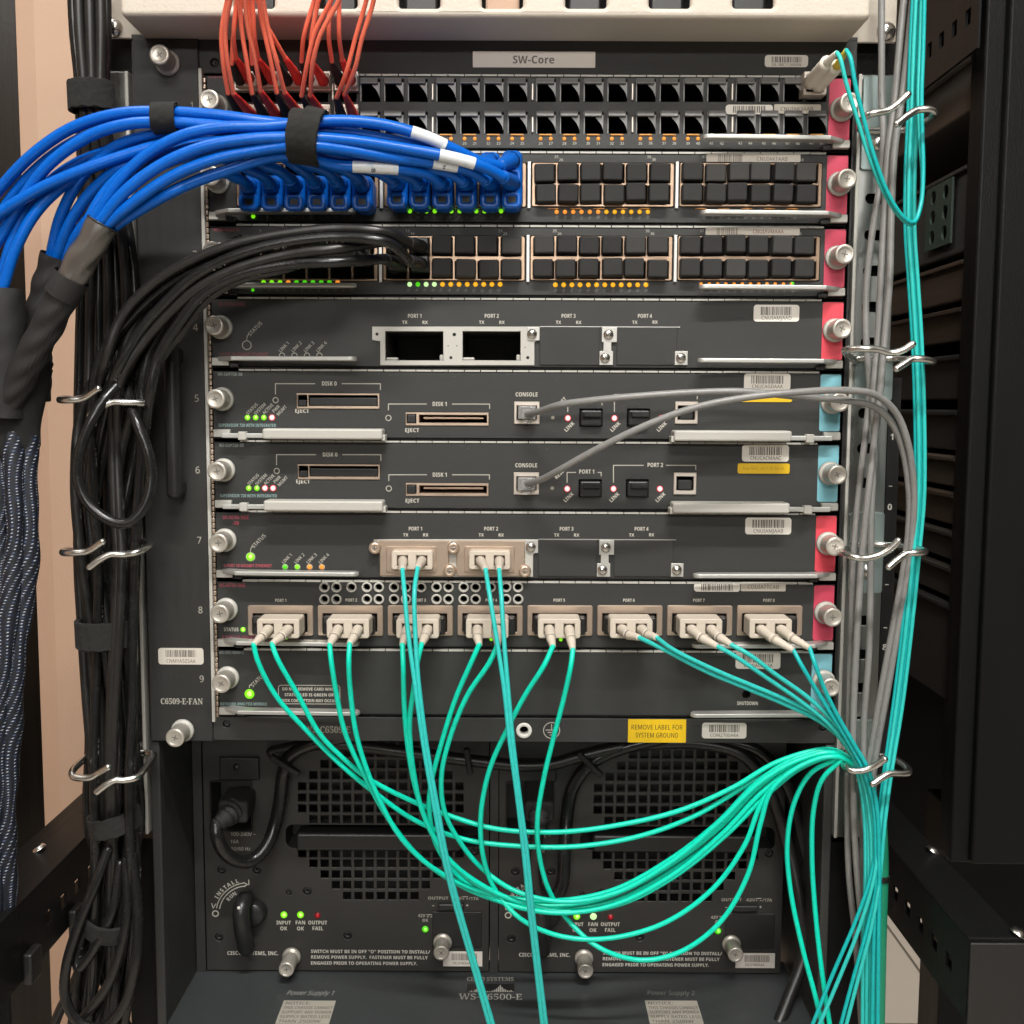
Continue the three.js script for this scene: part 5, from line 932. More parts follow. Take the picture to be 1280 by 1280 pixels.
// teal cords of the two modules on the seventh card
[[475.5, 561.5, 516, 'upper', [[503, 712], [522, 710]], [[506, 745], [510, 790], [518, 850], [529, 930], [543, 1010], [553, 1065], [566, 1120], [586, 1190], [617, 1300]], [[518, 740], [519, 790], [523, 850], [533, 930], [547, 1010], [557, 1065], [570, 1120], [590, 1190], [622, 1300]]],
 [571, 656, 613, 'lower', [[607, 712], [624, 712]], [[613, 750], [621, 800], [630, 860], [637, 925], [647, 1000], [654, 1060], [662, 1140], [670, 1210], [680, 1300]], [[627, 750], [630, 800], [635, 860], [641, 925], [650, 1000], [658, 1060], [666, 1140], [674, 1210], [685, 1300]]]].forEach(([x0, x1, cx, w, tips, s0, s1], i) => {
  const b = card7.bays[i], r = R(x0, 675, x1, 719);
  const m = thing('optic_module', `large tan optic module in the ${i ? 'second' : 'first'} bay of the seventh card`, 'optic module', [(r.x0 + r.x1) / 2, r.y0, 0], 'optic modules in the seventh card');
  part(m, 'front_panel', plate({ x0: r.x0, x1: r.x1, y0: r.y0, y1: r.y1 }, [R(cx - 22, 690, cx + 22, 711)], 1.5, 4.2, { bevel: 0.0005, rad: 0.001 }), M.tanMetal);
  part(m, 'module_body', box(b.x0 + 0.001, b.y0 + 0.001, -0.06, b.x1 - 0.001, b.y1 - 0.001, -0.0005), M.tanMetal);
  part(m, 'adapter', plate(R(cx - 32, 682, cx + 30, 714), [R(cx - 22, 690, cx + 22, 711)], 4.3, 5.4, { bevel: 0.0004, rad: 0.001 }), M.tanMetal);
  for (const [sx, sy] of i ? [[567, 684], [656, 713]] : [[469.5, 684], [562.5, 712.5]]) { const q = P(sx, sy, 1.5); const s = partAt(m, 'thumbscrew', along(lathe([[0, 0.0052], [0.0012, 0.0046], [0.0022, 0.0052], [0.0036, 0.0050], [0.0040, 0.0034], [0.0040, 0]], 18), V(0, 0, 1)), M.tanMetal, q); const cr = new THREE.Mesh(crossSmall, crossDark); cr.name = 'cross_slot'; cr.position.z = 0.0032; s.add(cr); }
  const g = thing('fibre_patch_cord', `pale teal duplex fibre cord hanging from the ${i ? 'second' : 'first'} module of the seventh card`, 'fibre cable', P(cx, 700, 8), 'fibre cords from the seventh card');
  const socks = scPlug(g, cx - 1, 700.5, 3, 11, 52, 24);
  [s0, s1].forEach((l, k) => {
    const tip = P(tips[k][0], tips[k][1], 40); boot(g, socks[k], tip, 0.0034, 0.0020, M.beigePlug);
    const n = l.length; strandPart(g, [[tips[k][0], tips[k][1], 40], ...l.map(([x, y], j) => [x, y, 56 + 14 * Math.sin(Math.PI * j / (n - 1)) + k * 0.4])], 0.0014, M.teal);
  });
});
// two aqua strands that drop on their own beside the bay, and the green tube they join
[[[1047, 948, 40], [1014, 966, 36], [993, 1003, 30], [984, 1055, 26], [988, 1112, 26], [1003, 1185, 30], [1019, 1245, 34], [1032, 1300, 38]], [[1050, 951, 42], [1028, 974, 38], [1017, 1012, 32], [1015, 1075, 28], [1020, 1150, 28], [1028, 1220, 32], [1040, 1300, 38]]].forEach((l, i) => solo('fibre_strand', tube(pts(l), 0.0016, { seg: 8 }), M.aqua, i ? 'single aqua fibre dropping beside the bay, the straighter of two' : 'single aqua fibre dropping beside the bay, the more bowed of two', 'fibre cable', 'single aqua strands'));
{
  const g = thing('green_conduit', 'thick green tube rising behind the teal strands with a black tie', 'conduit', P(1098, 1280, 4));
  part(g, 'tube', tube(pts([[1100, 1028, 6], [1102, 1080, 6], [1100, 1160, 4], [1097, 1300, 2]]), 0.0044, { seg: 10, radial: 14 }), M.greenTube);
  part(g, 'tie', (() => { const q = P(1102, 1097, 6); return along(lathe([[0.0045, -0.002], [0.0051, -0.0018], [0.0051, 0.0018], [0.0045, 0.002]], 20), V(0.03, 1, 0)).translate(q.x, q.y, q.z); })(), M.plastic);
}
// teal riser strands on the right
const riser = [[1147, -20], [1143, 60], [1140, 150], [1137, 220], [1137, 290], [1141, 350], [1146, 430], [1149, 520], [1149, 620], [1143, 690], [1134, 780], [1122, 880], [1108, 975], [1101, 1030]];
[[-5, 0, 'nearest the grey cables', [[1090, 1090], [1070, 1150], [1040, 1220], [1008, 1300]]], [-1, 2.4, 'in the middle of the riser', [[1093, 1095], [1074, 1160], [1046, 1230], [1016, 1300]]], [3.2, 0.5, 'on the open side of the riser', [[1097, 1100], [1084, 1160], [1066, 1225], [1046, 1300]]], [6.2, 2.2, 'outermost in the riser', [[1099, 1105], [1088, 1165], [1071, 1230], [1053, 1300]]]].forEach(([dx, dz, w, tail], i) => {
  solo('fibre_strand', tube(pts([...riser.map(([x, y]) => [x + dx * (y > 950 ? 0.8 : 1), y, 30 + dz + (y > 900 ? (y - 900) * 0.08 : 0)]), ...tail.map(([x, y], j) => [x, y, 44 + dz + j])]), 0.00125, { seg: 7 }), i % 2 ? M.teal : M.tealDeep, `teal fibre strand ${w}, running full height`, 'fibre cable', 'teal riser strands');
});
{ // the small duplex cord in the last optic cage of the top card
  const g = thing('fibre_patch_cord', 'teal fibre cord with white twin plug in the last cage of the top card', 'fibre cable', P(1020, 105, 8));
  part(g, 'optic_shell', plate(R(1002, 92, 1031, 121, 4), [R(1006, 97, 1027, 117, 4)], -2, 9, { bevel: 0.0004, rad: 0.0008 }), M.nickel);
  for (const [a, b, t, m] of [[[1013, 103, 10], [1034, 78, 46], [1046, 66, 58], M.plugWhite], [[1023, 107, 10], [1046, 83, 46], [1058, 63, 60], M.plugWhite]]) {
    boot(g, P(...a), P(...b), 0.0044, 0.0040, M.plugWhite, 'plug_body'); boot(g, P(...b), P(...t), 0.0025, 0.0014, t[0] > 1050 ? std(rgb(0.66, 0.52, 0.06), 0.5) : M.plugWhite);
  }
  strandPart(g, [[1046, 66, 58], [1050, 72, 62], [1058, 105, 62], [1072, 150, 60], [1088, 200, 58], [1108, 246, 55], [1128, 274, 52], [1140, 281, 50], [1150, 262, 46], [1153, 220, 42], [1150, 170, 40], [1148, 120, 38], [1150, 60, 36], [1153, -20, 36]], 0.00125, M.teal);
  strandPart(g, [[1058, 63, 60], [1063, 72, 64], [1069, 105, 64], [1080, 150, 62], [1094, 200, 60], [1112, 246, 57], [1130, 272, 54], [1142, 278, 52], [1151, 256, 48], [1154, 215, 44], [1153, 170, 42], [1152, 120, 40], [1154, 60, 38], [1156, -20, 38]], 0.00125, M.tealDeep);
}
// ---------------------------------------------------------------- grey cables
[[[1102, -20], [1102, 60], [1102, 120], [1104, 170], [1101, 225], [1091, 285], [1083, 360], [1083, 430], [1087, 485], [1081, 550], [1073, 620], [1067, 700], [1064, 800], [1061, 900], [1059, 1000], [1061, 1090], [1070, 1180], [1078, 1300]],
 [[1132, -20], [1124, 60], [1118, 130], [1110, 190], [1106, 260], [1101, 350], [1097, 430], [1092, 490], [1093, 560], [1089, 640], [1088, 730], [1086, 820], [1080, 900], [1079, 1000], [1078, 1100], [1080, 1200], [1082, 1300]],
 [[1143, -20], [1136, 50], [1128, 120], [1118, 190], [1114, 270], [1112, 350], [1106, 420], [1100, 490], [1093, 550], [1085, 620], [1077, 700], [1072, 780], [1068, 860], [1066, 940], [1068, 1040], [1076, 1140], [1090, 1230], [1096, 1300]]].forEach((l, i) => solo('grey_cable', tube(pts(l.map(([x, y], j) => [x, y, 14 + i * 5 + (j % 2) * 1.5])), 0.0021, { seg: 6, radial: 10 }), M.greyCord, ['grey network cable lying closest to the galvanised rail edge', 'grey network cable in the middle of the rail trio', 'grey network cable coming from beside the teal riser'][i], 'cable', 'grey rail cables'));
[[[[657, 518, 6], [672, 515, 20], [700, 506, 38], [745, 500, 46], [800, 495, 50], [860, 491, 52], [930, 489.5, 54], [1000, 496, 52], [1060, 501, 50], [1090, 507, 46], [1113, 526, 42], [1128, 560, 38], [1136, 610, 34], [1136, 660, 30], [1128, 720, 28], [1115, 790, 26], [1102, 860, 24], [1090, 930, 22], [1082, 980, 20], [1080, 1060, 16], [1084, 1180, 14], [1086, 1300, 12]], card5, 'upper'],
  [[[657, 604, 6], [675, 600, 20], [702, 586, 36], [745, 562, 48], [800, 535, 56], [860, 512, 60], [925, 498, 62], [1000, 490, 62], [1060, 488, 58], [1095, 494, 52], [1120, 516, 46], [1135, 555, 42], [1142, 610, 36], [1141, 660, 32], [1134, 720, 30], [1122, 790, 28], [1110, 860, 26], [1097, 930, 24], [1090, 980, 22], [1088, 1060, 18], [1092, 1180, 16], [1096, 1300, 12]], card6, 'lower']].forEach(([l, c, w]) => {
  const g = thing('console_cable', `grey console cable arching from the ${w} supervisor card`, 'cable', P(l[0][0], l[0][1], 0), 'console cables');
  part(g, 'cord', tube(pts(l), 0.0021, { seg: 7, radial: 10 }), M.greyCord);
  const q = c.con, cx = (q.x0 + q.x1) / 2, cy = (q.y0 + q.y1) / 2;
  const pl = part(g, 'plug', rbox(cx - 0.0056, cy - 0.0040, -0.006, cx + 0.0056, cy + 0.0042, 0.0085, 0.0008), M.clearPlug);
  part(pl, 'latch', rbox(cx - 0.0030, cy - 0.0068, 0.0002, cx + 0.0030, cy - 0.0044, 0.0070, 0.0006), M.clearPlug);
  part(pl, 'plug_core', rbox(cx - 0.0030, cy - 0.0022, -0.005, cx + 0.0030, cy + 0.0022, 0.0072, 0.001), M.greyCord);
});
// ---------------------------------------------------------------- orange fibre into the top card
{
  const tops1 = [[290, 80], [295, 73], [315, 80], [323, 74], [347, 78], [357, 73], [377, 77], [390, 78], [415, 77], [428, 75]];
  const tips1 = [[300, 100], [311, 98], [329, 100], [340, 99], [359, 101], [374, 100], [386, 99], [404, 101], [425, 101], [438, 100]];
  const ups1 = [[[292, 40], [299, 0], [306, -30]], [[292, 45], [296, 0], [300, -30]], [[313, 40], [310, 0], [308, -30]], [[318, 45], [316, 0], [316, -30]], [[337, 45], [327, 0], [318, -30]], [[341, 45], [328, 20], [315, -30]], [[380, 45], [393, 0], [402, -30]], [[389, 50], [396, 10], [405, -30]], [[411, 45], [413, 0], [416, -30]], [[424, 45], [424, 0], [424, -30]]];
  const tops2 = [[285, 117], [292, 117], [315, 117], [326, 114], [346, 116], [356, 116], [377, 120], [388, 119], [421, 122], [431, 118]];
  const tips2 = [[301, 144], [315, 144], [330, 144], [345, 144], [359, 143], [374, 144], [391, 144], [404, 146], [426, 144], [442, 145]];
  const ups2 = [[[279, 80], [277, 40], [284, 0], [290, -30]], [[284, 75], [282, 35], [288, 0], [294, -30]], [[308, 75], [302, 35], [300, 0], [298, -30]], [[318, 70], [310, 35], [306, 0], [304, -30]], [[337, 70], [328, 30], [323, 0], [320, -30]], [[345, 75], [335, 35], [329, 0], [326, -30]], [[384, 80], [394, 40], [414, 0], [424, -30]], [[391, 80], [400, 45], [424, 0], [436, -30]], [[433, 90], [445, 45], [458, 0], [464, -30]], [[444, 85], [452, 50], [466, 5], [472, -30]]];
  for (let j = 0; j < 2; j++) for (let i = 0; i < 5; i++) {
    const T = j ? tops2 : tops1, Q = j ? tips2 : tips1, U = j ? ups2 : ups1;
    const cx = [308, 337, 366, 398, 433][i];
    const g = thing('orange_fibre_cord', `orange duplex fibre cord in the ${j ? 'lower' : 'upper'} cage of column ${sideWord[i]} of the top card`, 'fibre cable', P(cx, j ? 150 : 108, 6), 'orange fibre cords');
    const r = R(cx - 13, j ? 133 : 92, cx + 14, j ? 152 : 109, 8);
    part(g, 'connector', rbR(r, -2, 10, 0.0012), M.beigePlug);
    const cl = part(g, 'optic_shell', plate(R(cx - 14.5, j ? 131 : 90, cx + 15.5, j ? 156 : 114, 3), [R(cx - 12, j ? 134 : 93, cx + 13, j ? 153 : 111, 3)], -1, 5, { bevel: 0.0003 }), M.nickel);
    for (let k = 0; k < 2; k++) {
      const n = i * 2 + k, zt = 34 + j * 8 + k * 4;
      const a = P(Q[n][0], Q[n][1], 10), b = P(T[n][0], T[n][1], zt);
      boot(g, a, b, 0.0036, 0.0016, k ? M.redBoot : M.rubberDark);
      const u = U[n]; part(g, 'strand', tube([b, ...u.map(([x, y], m) => P(x, y, zt + 10 + 9 * m + i + k * 2.2))], 0.00128, { seg: 9 }), M.orange);
    }
  }
}
// ---------------------------------------------------------------- blue patch cables
function bluePlug(g, cx, cy, dir = -1) {                      // booted plug, latch hood below, cord leaving above
  const c = P(cx, cy, 22), w = 0.0126;
  const hood = part(g, 'plug', rbox(c.x - w / 2, c.y - 0.0104, -0.002, c.x + w / 2, c.y + 0.0104, 0.021, 0.0042), M.bluePlug);
  part(hood, 'latch_hood', plate({ x0: c.x - w / 2 + 0.0004, x1: c.x + w / 2 - 0.0004, y0: c.y - 0.0112, y1: c.y - 0.0010 }, [{ x0: c.x - 0.0024, x1: c.x + 0.0024, y0: c.y - 0.0078, y1: c.y - 0.0040, rad: 0.0006 }], 20.4, 22.6, { bevel: 0.0012, rad: 0.0036 }), M.bluePlug);
  part(hood, 'latch_slot', box(c.x - 0.0034, c.y - 0.0086, 0.0206, c.x + 0.0034, c.y - 0.0032, 0.02115), M.recessBlack);
  return V(c.x, c.y + 0.0040, 0.020);
}
{
  const L = {   // from the free side towards the tie, [px, py, z]
    a1: [[-20, 262, 52], [0, 236, 56], [40, 194, 62], [90, 160, 66], [150, 142, 68], [208, 140, 68], [270, 144, 68], [330, 152, 66]],
    a2: [[-20, 330, 56], [0, 298, 60], [26, 252, 64], [62, 205, 68], [112, 170, 70], [160, 155, 71], [208, 153, 71], [280, 158, 70], [330, 164, 68]],
    a3: [[-20, 300, 44], [0, 268, 50], [35, 222, 55], [85, 182, 58], [145, 158, 60], [208, 150, 60], [280, 152, 61], [330, 158, 60]],
    b1: [[-20, 280, 66], [0, 266, 68], [50, 236, 70], [105, 212, 70], [160, 193, 68], [215, 178, 66], [290, 170, 64], [335, 168, 62]],
    d1: [[-20, 400, 54], [0, 352, 56], [16, 300, 58], [40, 252, 58], [80, 214, 58], [130, 190, 57], [190, 176, 56], [270, 170, 56], [335, 172, 56]],
    d2: [[-14, 420, 62], [4, 360, 64], [20, 310, 65], [46, 264, 64], [84, 228, 62], [128, 204, 60], [190, 188, 58], [270, 178, 58], [335, 178, 58]],
    b2: [[58, 340, 42], [64, 318, 46], [76, 270, 54], [102, 222, 60], [142, 185, 63], [195, 167, 64], [260, 163, 65], [330, 166, 64]],
    b3: [[66, 342, 44], [72, 320, 48], [90, 274, 56], [122, 232, 62], [160, 206, 64], [212, 188, 64], [280, 178, 64], [335, 176, 63]],
    b4: [[74, 344, 42], [80, 322, 46], [104, 282, 54], [140, 244, 58], [180, 216, 60], [230, 196, 60], [290, 184, 60], [335, 182, 60]],
    c1: [[108, 300, 72], [118, 276, 74], [142, 236, 76], [178, 198, 77], [222, 172, 78], [270, 160, 78], [335, 158, 74]],
    c2: [[112, 302, 76], [124, 280, 78], [156, 240, 80], [202, 206, 80], [256, 183, 80], [310, 174, 78], [345, 172, 76]],
    c3: [[118, 304, 74], [131, 284, 76], [168, 252, 78], [218, 219, 78], [272, 198, 77], [320, 188, 75], [345, 184, 74]],
    c4: [[122, 308, 68], [137, 288, 70], [178, 260, 72], [232, 232, 72], [290, 211, 70], [345, 195, 68]],
    c5: [[104, 298, 68], [112, 274, 70], [134, 238, 70], [170, 206, 70], [224, 186, 69], [280, 176, 68], [340, 170, 66]],
  };
  const bottomX = [310, 338.5, 367, 395.5, 424, 452, 496, 523.7, 552.5, 582.6, 612.7, 640];
  const mids = {   // tie crossing and the run to the plug for each visible cable
    11: { left: 'c2', mid: [[384, 172, 74], [440, 176, 68], [500, 185, 62], [560, 196, 58], [600, 207, 54], [628, 221, 46]], mark: [0.845, 0.925] },
    10: { left: 'c3', mid: [[384, 182, 74], [430, 187, 68], [490, 197, 60], [545, 204, 54], [585, 212, 50], [606, 224, 42]], mark: [0.86, 0.92] },
    8: { left: 'c4', mid: [[384, 196, 66], [420, 206, 60], [460, 209, 58], [505, 212, 54], [536, 218, 48], [548, 228, 40]], mark: [0.745, 0.865] },
    9: { left: 'b4', mid: [[384, 188, 62], [440, 198, 56], [510, 207, 50], [560, 215, 46], [578, 226, 40]] },
    7: { left: 'b3', mid: [[384, 186, 56], [430, 200, 50], [480, 212, 46], [512, 222, 42], [521, 230, 36]] },
    6: { left: 'd2', mid: [[384, 190, 54], [430, 204, 50], [470, 214, 46], [490, 226, 40]] },
    5: { left: 'b2', mid: [[370, 190, 50], [400, 202, 48], [430, 212, 46], [446, 222, 42]] },
    4: { left: 'd1', mid: [[350, 190, 46], [380, 204, 46], [408, 214, 44], [420, 226, 38]] },
    3: { left: 'c5', mid: [[352, 194, 46], [368, 206, 46], [384, 218, 42], [393, 228, 36]] },
    2: { left: 'b1', mid: [[308, 190, 46], [330, 206, 46], [350, 214, 44], [362, 224, 38]] },
    1: { left: 'b3', mid: [[290, 200, 42], [310, 212, 44], [328, 220, 40], [336, 228, 36]], cut: 3 },
    0: { left: 'c4', mid: [[280, 216, 50], [294, 222, 44], [304, 226, 40], [309, 232, 34]], cut: 2 },
  };
  const nth = ['first', 'second', 'third', 'fourth', 'fifth', 'sixth', 'seventh', 'eighth', 'ninth', 'tenth', 'eleventh', 'twelfth'];
  function cable(i, cx, cy, left, mid, mark, top) {
    const start = P(cx, cy, 0);
    const g = thing('blue_patch_cable', top ? `blue patch cable with ${top}` : `blue patch cable in the ${nth[i]} lower port along the second card`, 'network cable', start, 'blue patch cables');
    const e = bluePlug(g, cx, cy);
    const last = mid[mid.length - 1], lp = P(...last);
    boot(g, e, lp, 0.0054, 0.0038, M.bluePlug, 'strain_relief');
    const list = [...L[left].map(q => P(q[0], q[1], q[2])), ...mid.map(q => P(...q))];
    const c = curve(list); c.arcLengthDivisions = 400;
    const cord = part(g, 'cord', tube(c, 0.0032, { seg: 6, radial: 10 }), M.blue);
    if (mark) {
      const sub = []; for (let k = 0; k <= 6; k++) sub.push(c.getPointAt(mark[0] + (mark[1] - mark[0]) * k / 6));
      const sleeve = new THREE.TubeGeometry(curve(sub), 14, 0.00345, 14);
      const cv = document.createElement('canvas'); cv.width = 128; cv.height = 64; const x = cv.getContext('2d'); x.fillStyle = '#d9dcde'; x.fillRect(0, 0, 128, 64); for (let k = 0; k < 40; k++) { x.fillStyle = `rgba(150,175,200,${rnd(0.05, 0.35)})`; x.fillRect(rnd(0, 128), rnd(0, 64), rnd(4, 20), rnd(2, 8)); } x.fillStyle = '#20242c'; x.font = 'bold 16px sans-serif'; x.save(); x.translate(52, 20); x.rotate(1.4); x.fillText(String(i % 10), 0, 0); x.restore();
      const t = new THREE.CanvasTexture(cv); t.colorSpace = THREE.SRGBColorSpace;
      part(cord, 'marker_label', sleeve, std(rgb(1, 1, 1), 0.35, 0, { map: t }));
    }
    return g;
  }
  for (let i = 0; i < 12; i++) { const m = mids[i]; const lf = m.cut ? L[m.left].slice(0, -m.cut) : L[m.left]; L['_' + i] = lf; cable(i, bottomX[i], i < 6 ? 239.5 : 236.5, '_' + i, m.mid, m.mark); }
  cable(1, 640, 208, 'c1', [[384, 153, 70], [430, 151, 66], [480, 156, 62], [530, 170, 58], [566, 186, 52], [600, 202, 44], [624, 208, 36]], [0.785, 0.862], 'white marker, topmost at the tie');
  cable(2, 612, 210, 'a2', [[384, 163, 64], [440, 167, 58], [490, 175, 54], [540, 186, 48], [580, 200, 42], [600, 208, 36]], null, 'glossy curve, just under the topmost one');
  cable(4, 582, 212, 'a1', [[384, 158, 58], [450, 170, 52], [510, 184, 48], [552, 198, 42], [572, 208, 36]], null, 'the outermost sweep at the small upper tie');
  cable(6, 552, 214, 'a3', [[384, 166, 54], [440, 178, 50], [500, 192, 46], [530, 204, 42], [543, 210, 36]], null, 'the inner sweep at the small upper tie');
}
function band(name, label, group, ctr, axis, rx, ry, h, mat, thick = 0.0016) {   // hook-and-loop strap round a bundle: an oval ring about the axis
  const s = new THREE.Shape(); s.absellipse(0, 0, rx, ry, 0, Math.PI * 2); const hole = new THREE.Path(); hole.absellipse(0, 0, rx - thick, ry - thick, 0, Math.PI * 2, true); s.holes.push(hole);
  const g = new THREE.ExtrudeGeometry(s, { depth: h - 0.0008, bevelEnabled: true, bevelThickness: 0.0004, bevelSize: 0.0004, bevelSegments: 1, curveSegments: 28 }); g.translate(0, 0, -h / 2);
  const p = g.attributes.position; for (let i = 0; i < p.count; i++) { const n = 0.0004 * Math.sin(p.getX(i) * 900 + p.getZ(i) * 500); p.setXYZ(i, p.getX(i) * (1 + n * 30), p.getY(i) * (1 + n * 30), p.getZ(i) + n); } g.computeVertexNormals();
  g.applyQuaternion(new THREE.Quaternion().setFromUnitVectors(V(0, 0, 1), axis.clone().normalize())); g.translate(ctr.x, ctr.y, ctr.z);
  return solo(name, g, mat, label, 'cable strap', group);
}
{
  const st = 'hook and loop straps';
  const b1 = band('cable_strap', 'wide black fabric strap round the blue cables where they fan out', st, P(384, 172, 64), V(1, -0.12, 0), 0.0165, 0.0145, 0.0165, M.velcro);
  band('cable_strap', 'thin second turn of black strap over the wide blue cable strap', st, P(392, 171, 64), V(1, -0.22, 0), 0.0172, 0.0152, 0.0105, M.velcro);
  band('cable_strap', 'small black fabric strap over the two topmost blue cables', st, P(208, 148, 68), V(1, 0.02, 0), 0.0085, 0.0082, 0.0135, M.velcro);
  band('cable_strap', 'black fabric strap round the upper vertical black cables', st, P(114, 121, 22), V(-0.03, 1, 0), 0.0132, 0.0125, 0.0165, M.velcro);
  band('cable_strap', 'black fabric strap round the bundle below the middle wire ring', st, P(131, 790, 30), V(-0.02, 1, 0), 0.0168, 0.0165, 0.0165, M.velcro);
  band('cable_strap', 'tilted black strap round the bundle below the lower wire ring', st, P(143, 1025, 30), V(-0.2, 1, 0), 0.0152, 0.0165, 0.0120, M.velcro);
  band('cable_strap', 'lowest slack black strap round the bundle above the loops', st, P(140, 1148, 32), V(0.18, 1, 0.25), 0.0170, 0.0170, 0.0120, M.velcro);
}
// ---------------------------------------------------------------- black cables
{
  const outer = [[535, 306], [480, 287], [420, 282], [350, 291], [290, 306], [235, 328], [190, 356], [150, 396], [121, 446], [102, 510], [94, 600], [98, 690], [103, 790], [109, 880], [114, 960], [116, 1060], [108, 1150], [96, 1230], [86, 1300]];
  const inner = [[538, 324], [490, 330], [430, 329], [360, 334], [300, 349], [258, 374], [232, 408], [204, 450], [186, 500], [179, 570], [171, 650], [168, 705], [166, 790], [168, 880], [170, 960], [170, 1060], [168, 1150], [162, 1230], [152, 1300]];
  const us = [0.03, 0.36, 0.62, 0.90, 0.12, 0.20, 0.28, 0.46, 0.54, 0.72, 0.80, 1.0];
  const zs = [57, 60, 58, 57, 48, 52, 47, 51, 47, 50, 46, 50];
  const portX = [526, 526, 498, 498, 452, 424, 395, 367, 338, 310, 452, 424], portY = [309, 331, 308, 330, 306, 306, 306, 306, 306, 306, 322, 322];
  const word = ['outermost', 'second', 'third', 'fourth', 'fifth', 'sixth', 'seventh', 'eighth', 'ninth', 'tenth', 'eleventh', 'innermost'];
  us.forEach((u, i) => {
    const s = [P(portX[i], portY[i], 4), P(portX[i] - 4, portY[i] - 2, 22), P(portX[i] - 16, portY[i] - 6, 36)];
    const body = outer.map(([x, y], j) => { const w = Math.min(1, Math.max(0, u + 0.10 * Math.sin(j * 0.9 + i * 2.1) * (j > 7 ? 1.6 : 0.6))), q = inner[j]; const zz = j < 9 ? zs[i] - 1.2 * Math.max(0, j - 4) : 26 + (i % 3) * 6.3 + 3 * Math.sin(j + i); return [x + (q[0] - x) * w, y + (q[1] - y) * w, zz]; }).filter(([x]) => x < portX[i] - 34);
    const g = thing('black_network_cable', `black network cable of the third card, ${word[i]} in the sweeping bundle`, 'network cable', s[0], 'black network cables');
    part(g, 'plug', rbox(s[0].x - 0.0056, s[0].y - 0.0046, -0.004, s[0].x + 0.0056, s[0].y + 0.0046, 0.014, 0.001), M.plastic);
    boot(g, P(portX[i], portY[i], 13), s[2], 0.0046, 0.0034, M.rubberDark, 'strain_relief');
    part(g, 'cord', tube([s[1], s[2], ...body.map(q => P(...q))], 0.0031, { seg: 6, radial: 10 }), i % 2 ? M.cordBlack : M.cordSoft);
  });
  // cables that come down from above and run behind
  for (let i = 0; i < 7; i++) {
    const k = i / 6, l = [[90 + 42 * k, -25, 18 + (i % 2) * 5], [93 + 40 * k, 40, 20 + (i % 2) * 5], [99 + 32 * k, 100, 18 + (i % 2) * 7], [101 + 28 * k, 140, 18 + (i % 2) * 7], [103 + 44 * k, 220, 10 + (i % 2) * 5], [103 + 62 * k, 320, 8 + (i % 2) * 5], [100 + 70 * k, 430, 8], [98 + 72 * k, 560, 8 + (i % 2) * 5], [102 + 68 * k, 680, 10], [108 + 58 * k, 800, 14], [112 + 56 * k, 920, 12], [114 + 58 * k, 1050, 14], [112 + 60 * (1 - k), 1160, 16], [100 + 66 * k, 1300, 16]];
    solo('black_riser_cable', tube(pts(l), 0.0032, { seg: 6, radial: 10 }), i % 2 ? M.cordSoft : M.cordBlack, 'black cable running straight down the rail behind the bundle', 'network cable', 'black riser cables');
  }
  solo('black_cable_loop', tube(pts([[196, 400, 30], [168, 456, 42], [126, 506, 60], [104, 550, 64], [97, 594, 64], [108, 626, 64], [134, 649, 64], [160, 654, 64], [181, 632, 62], [189, 596, 60], [184, 562, 60], [170, 526, 58], [160, 496, 46], [166, 440, 30]]), 0.0031, { seg: 8, radial: 10 }), M.cordBlack, 'black cable making a drooping loop between two wire rings', 'network cable');
  [[[[135, 1062, 40], [118, 1108, 46], [97, 1160, 50], [83, 1208, 52], [82, 1248, 52], [98, 1277, 52], [128, 1284, 50], [154, 1258, 50], [168, 1208, 50], [172, 1150, 46], [166, 1070, 40]], 'large cable loop hanging at the foot of the bundle'], [[[150, 1080, 38], [140, 1140, 44], [112, 1195, 46], [98, 1210, 46], [96, 1195, 44], [106, 1160, 40]], 'short hooked cable end inside the loops at the foot'], [[[158, 1075, 40], [158, 1150, 46], [138, 1225, 48], [110, 1265, 46], [70, 1310, 44]], 'cable leaving the foot of the bundle across the loop'], [[[120, 1070, 30], [112, 1140, 34], [100, 1210, 34], [72, 1270, 36], [60, 1310, 36]], 'cable leaving the foot of the bundle along the rail']].forEach(([l, w]) => solo('black_cable_loop', tube(pts(l), 0.0031, { seg: 8, radial: 10 }), M.cordBlack, 'black ' + w, 'network cable', 'loops at the foot of the bundle'));
}
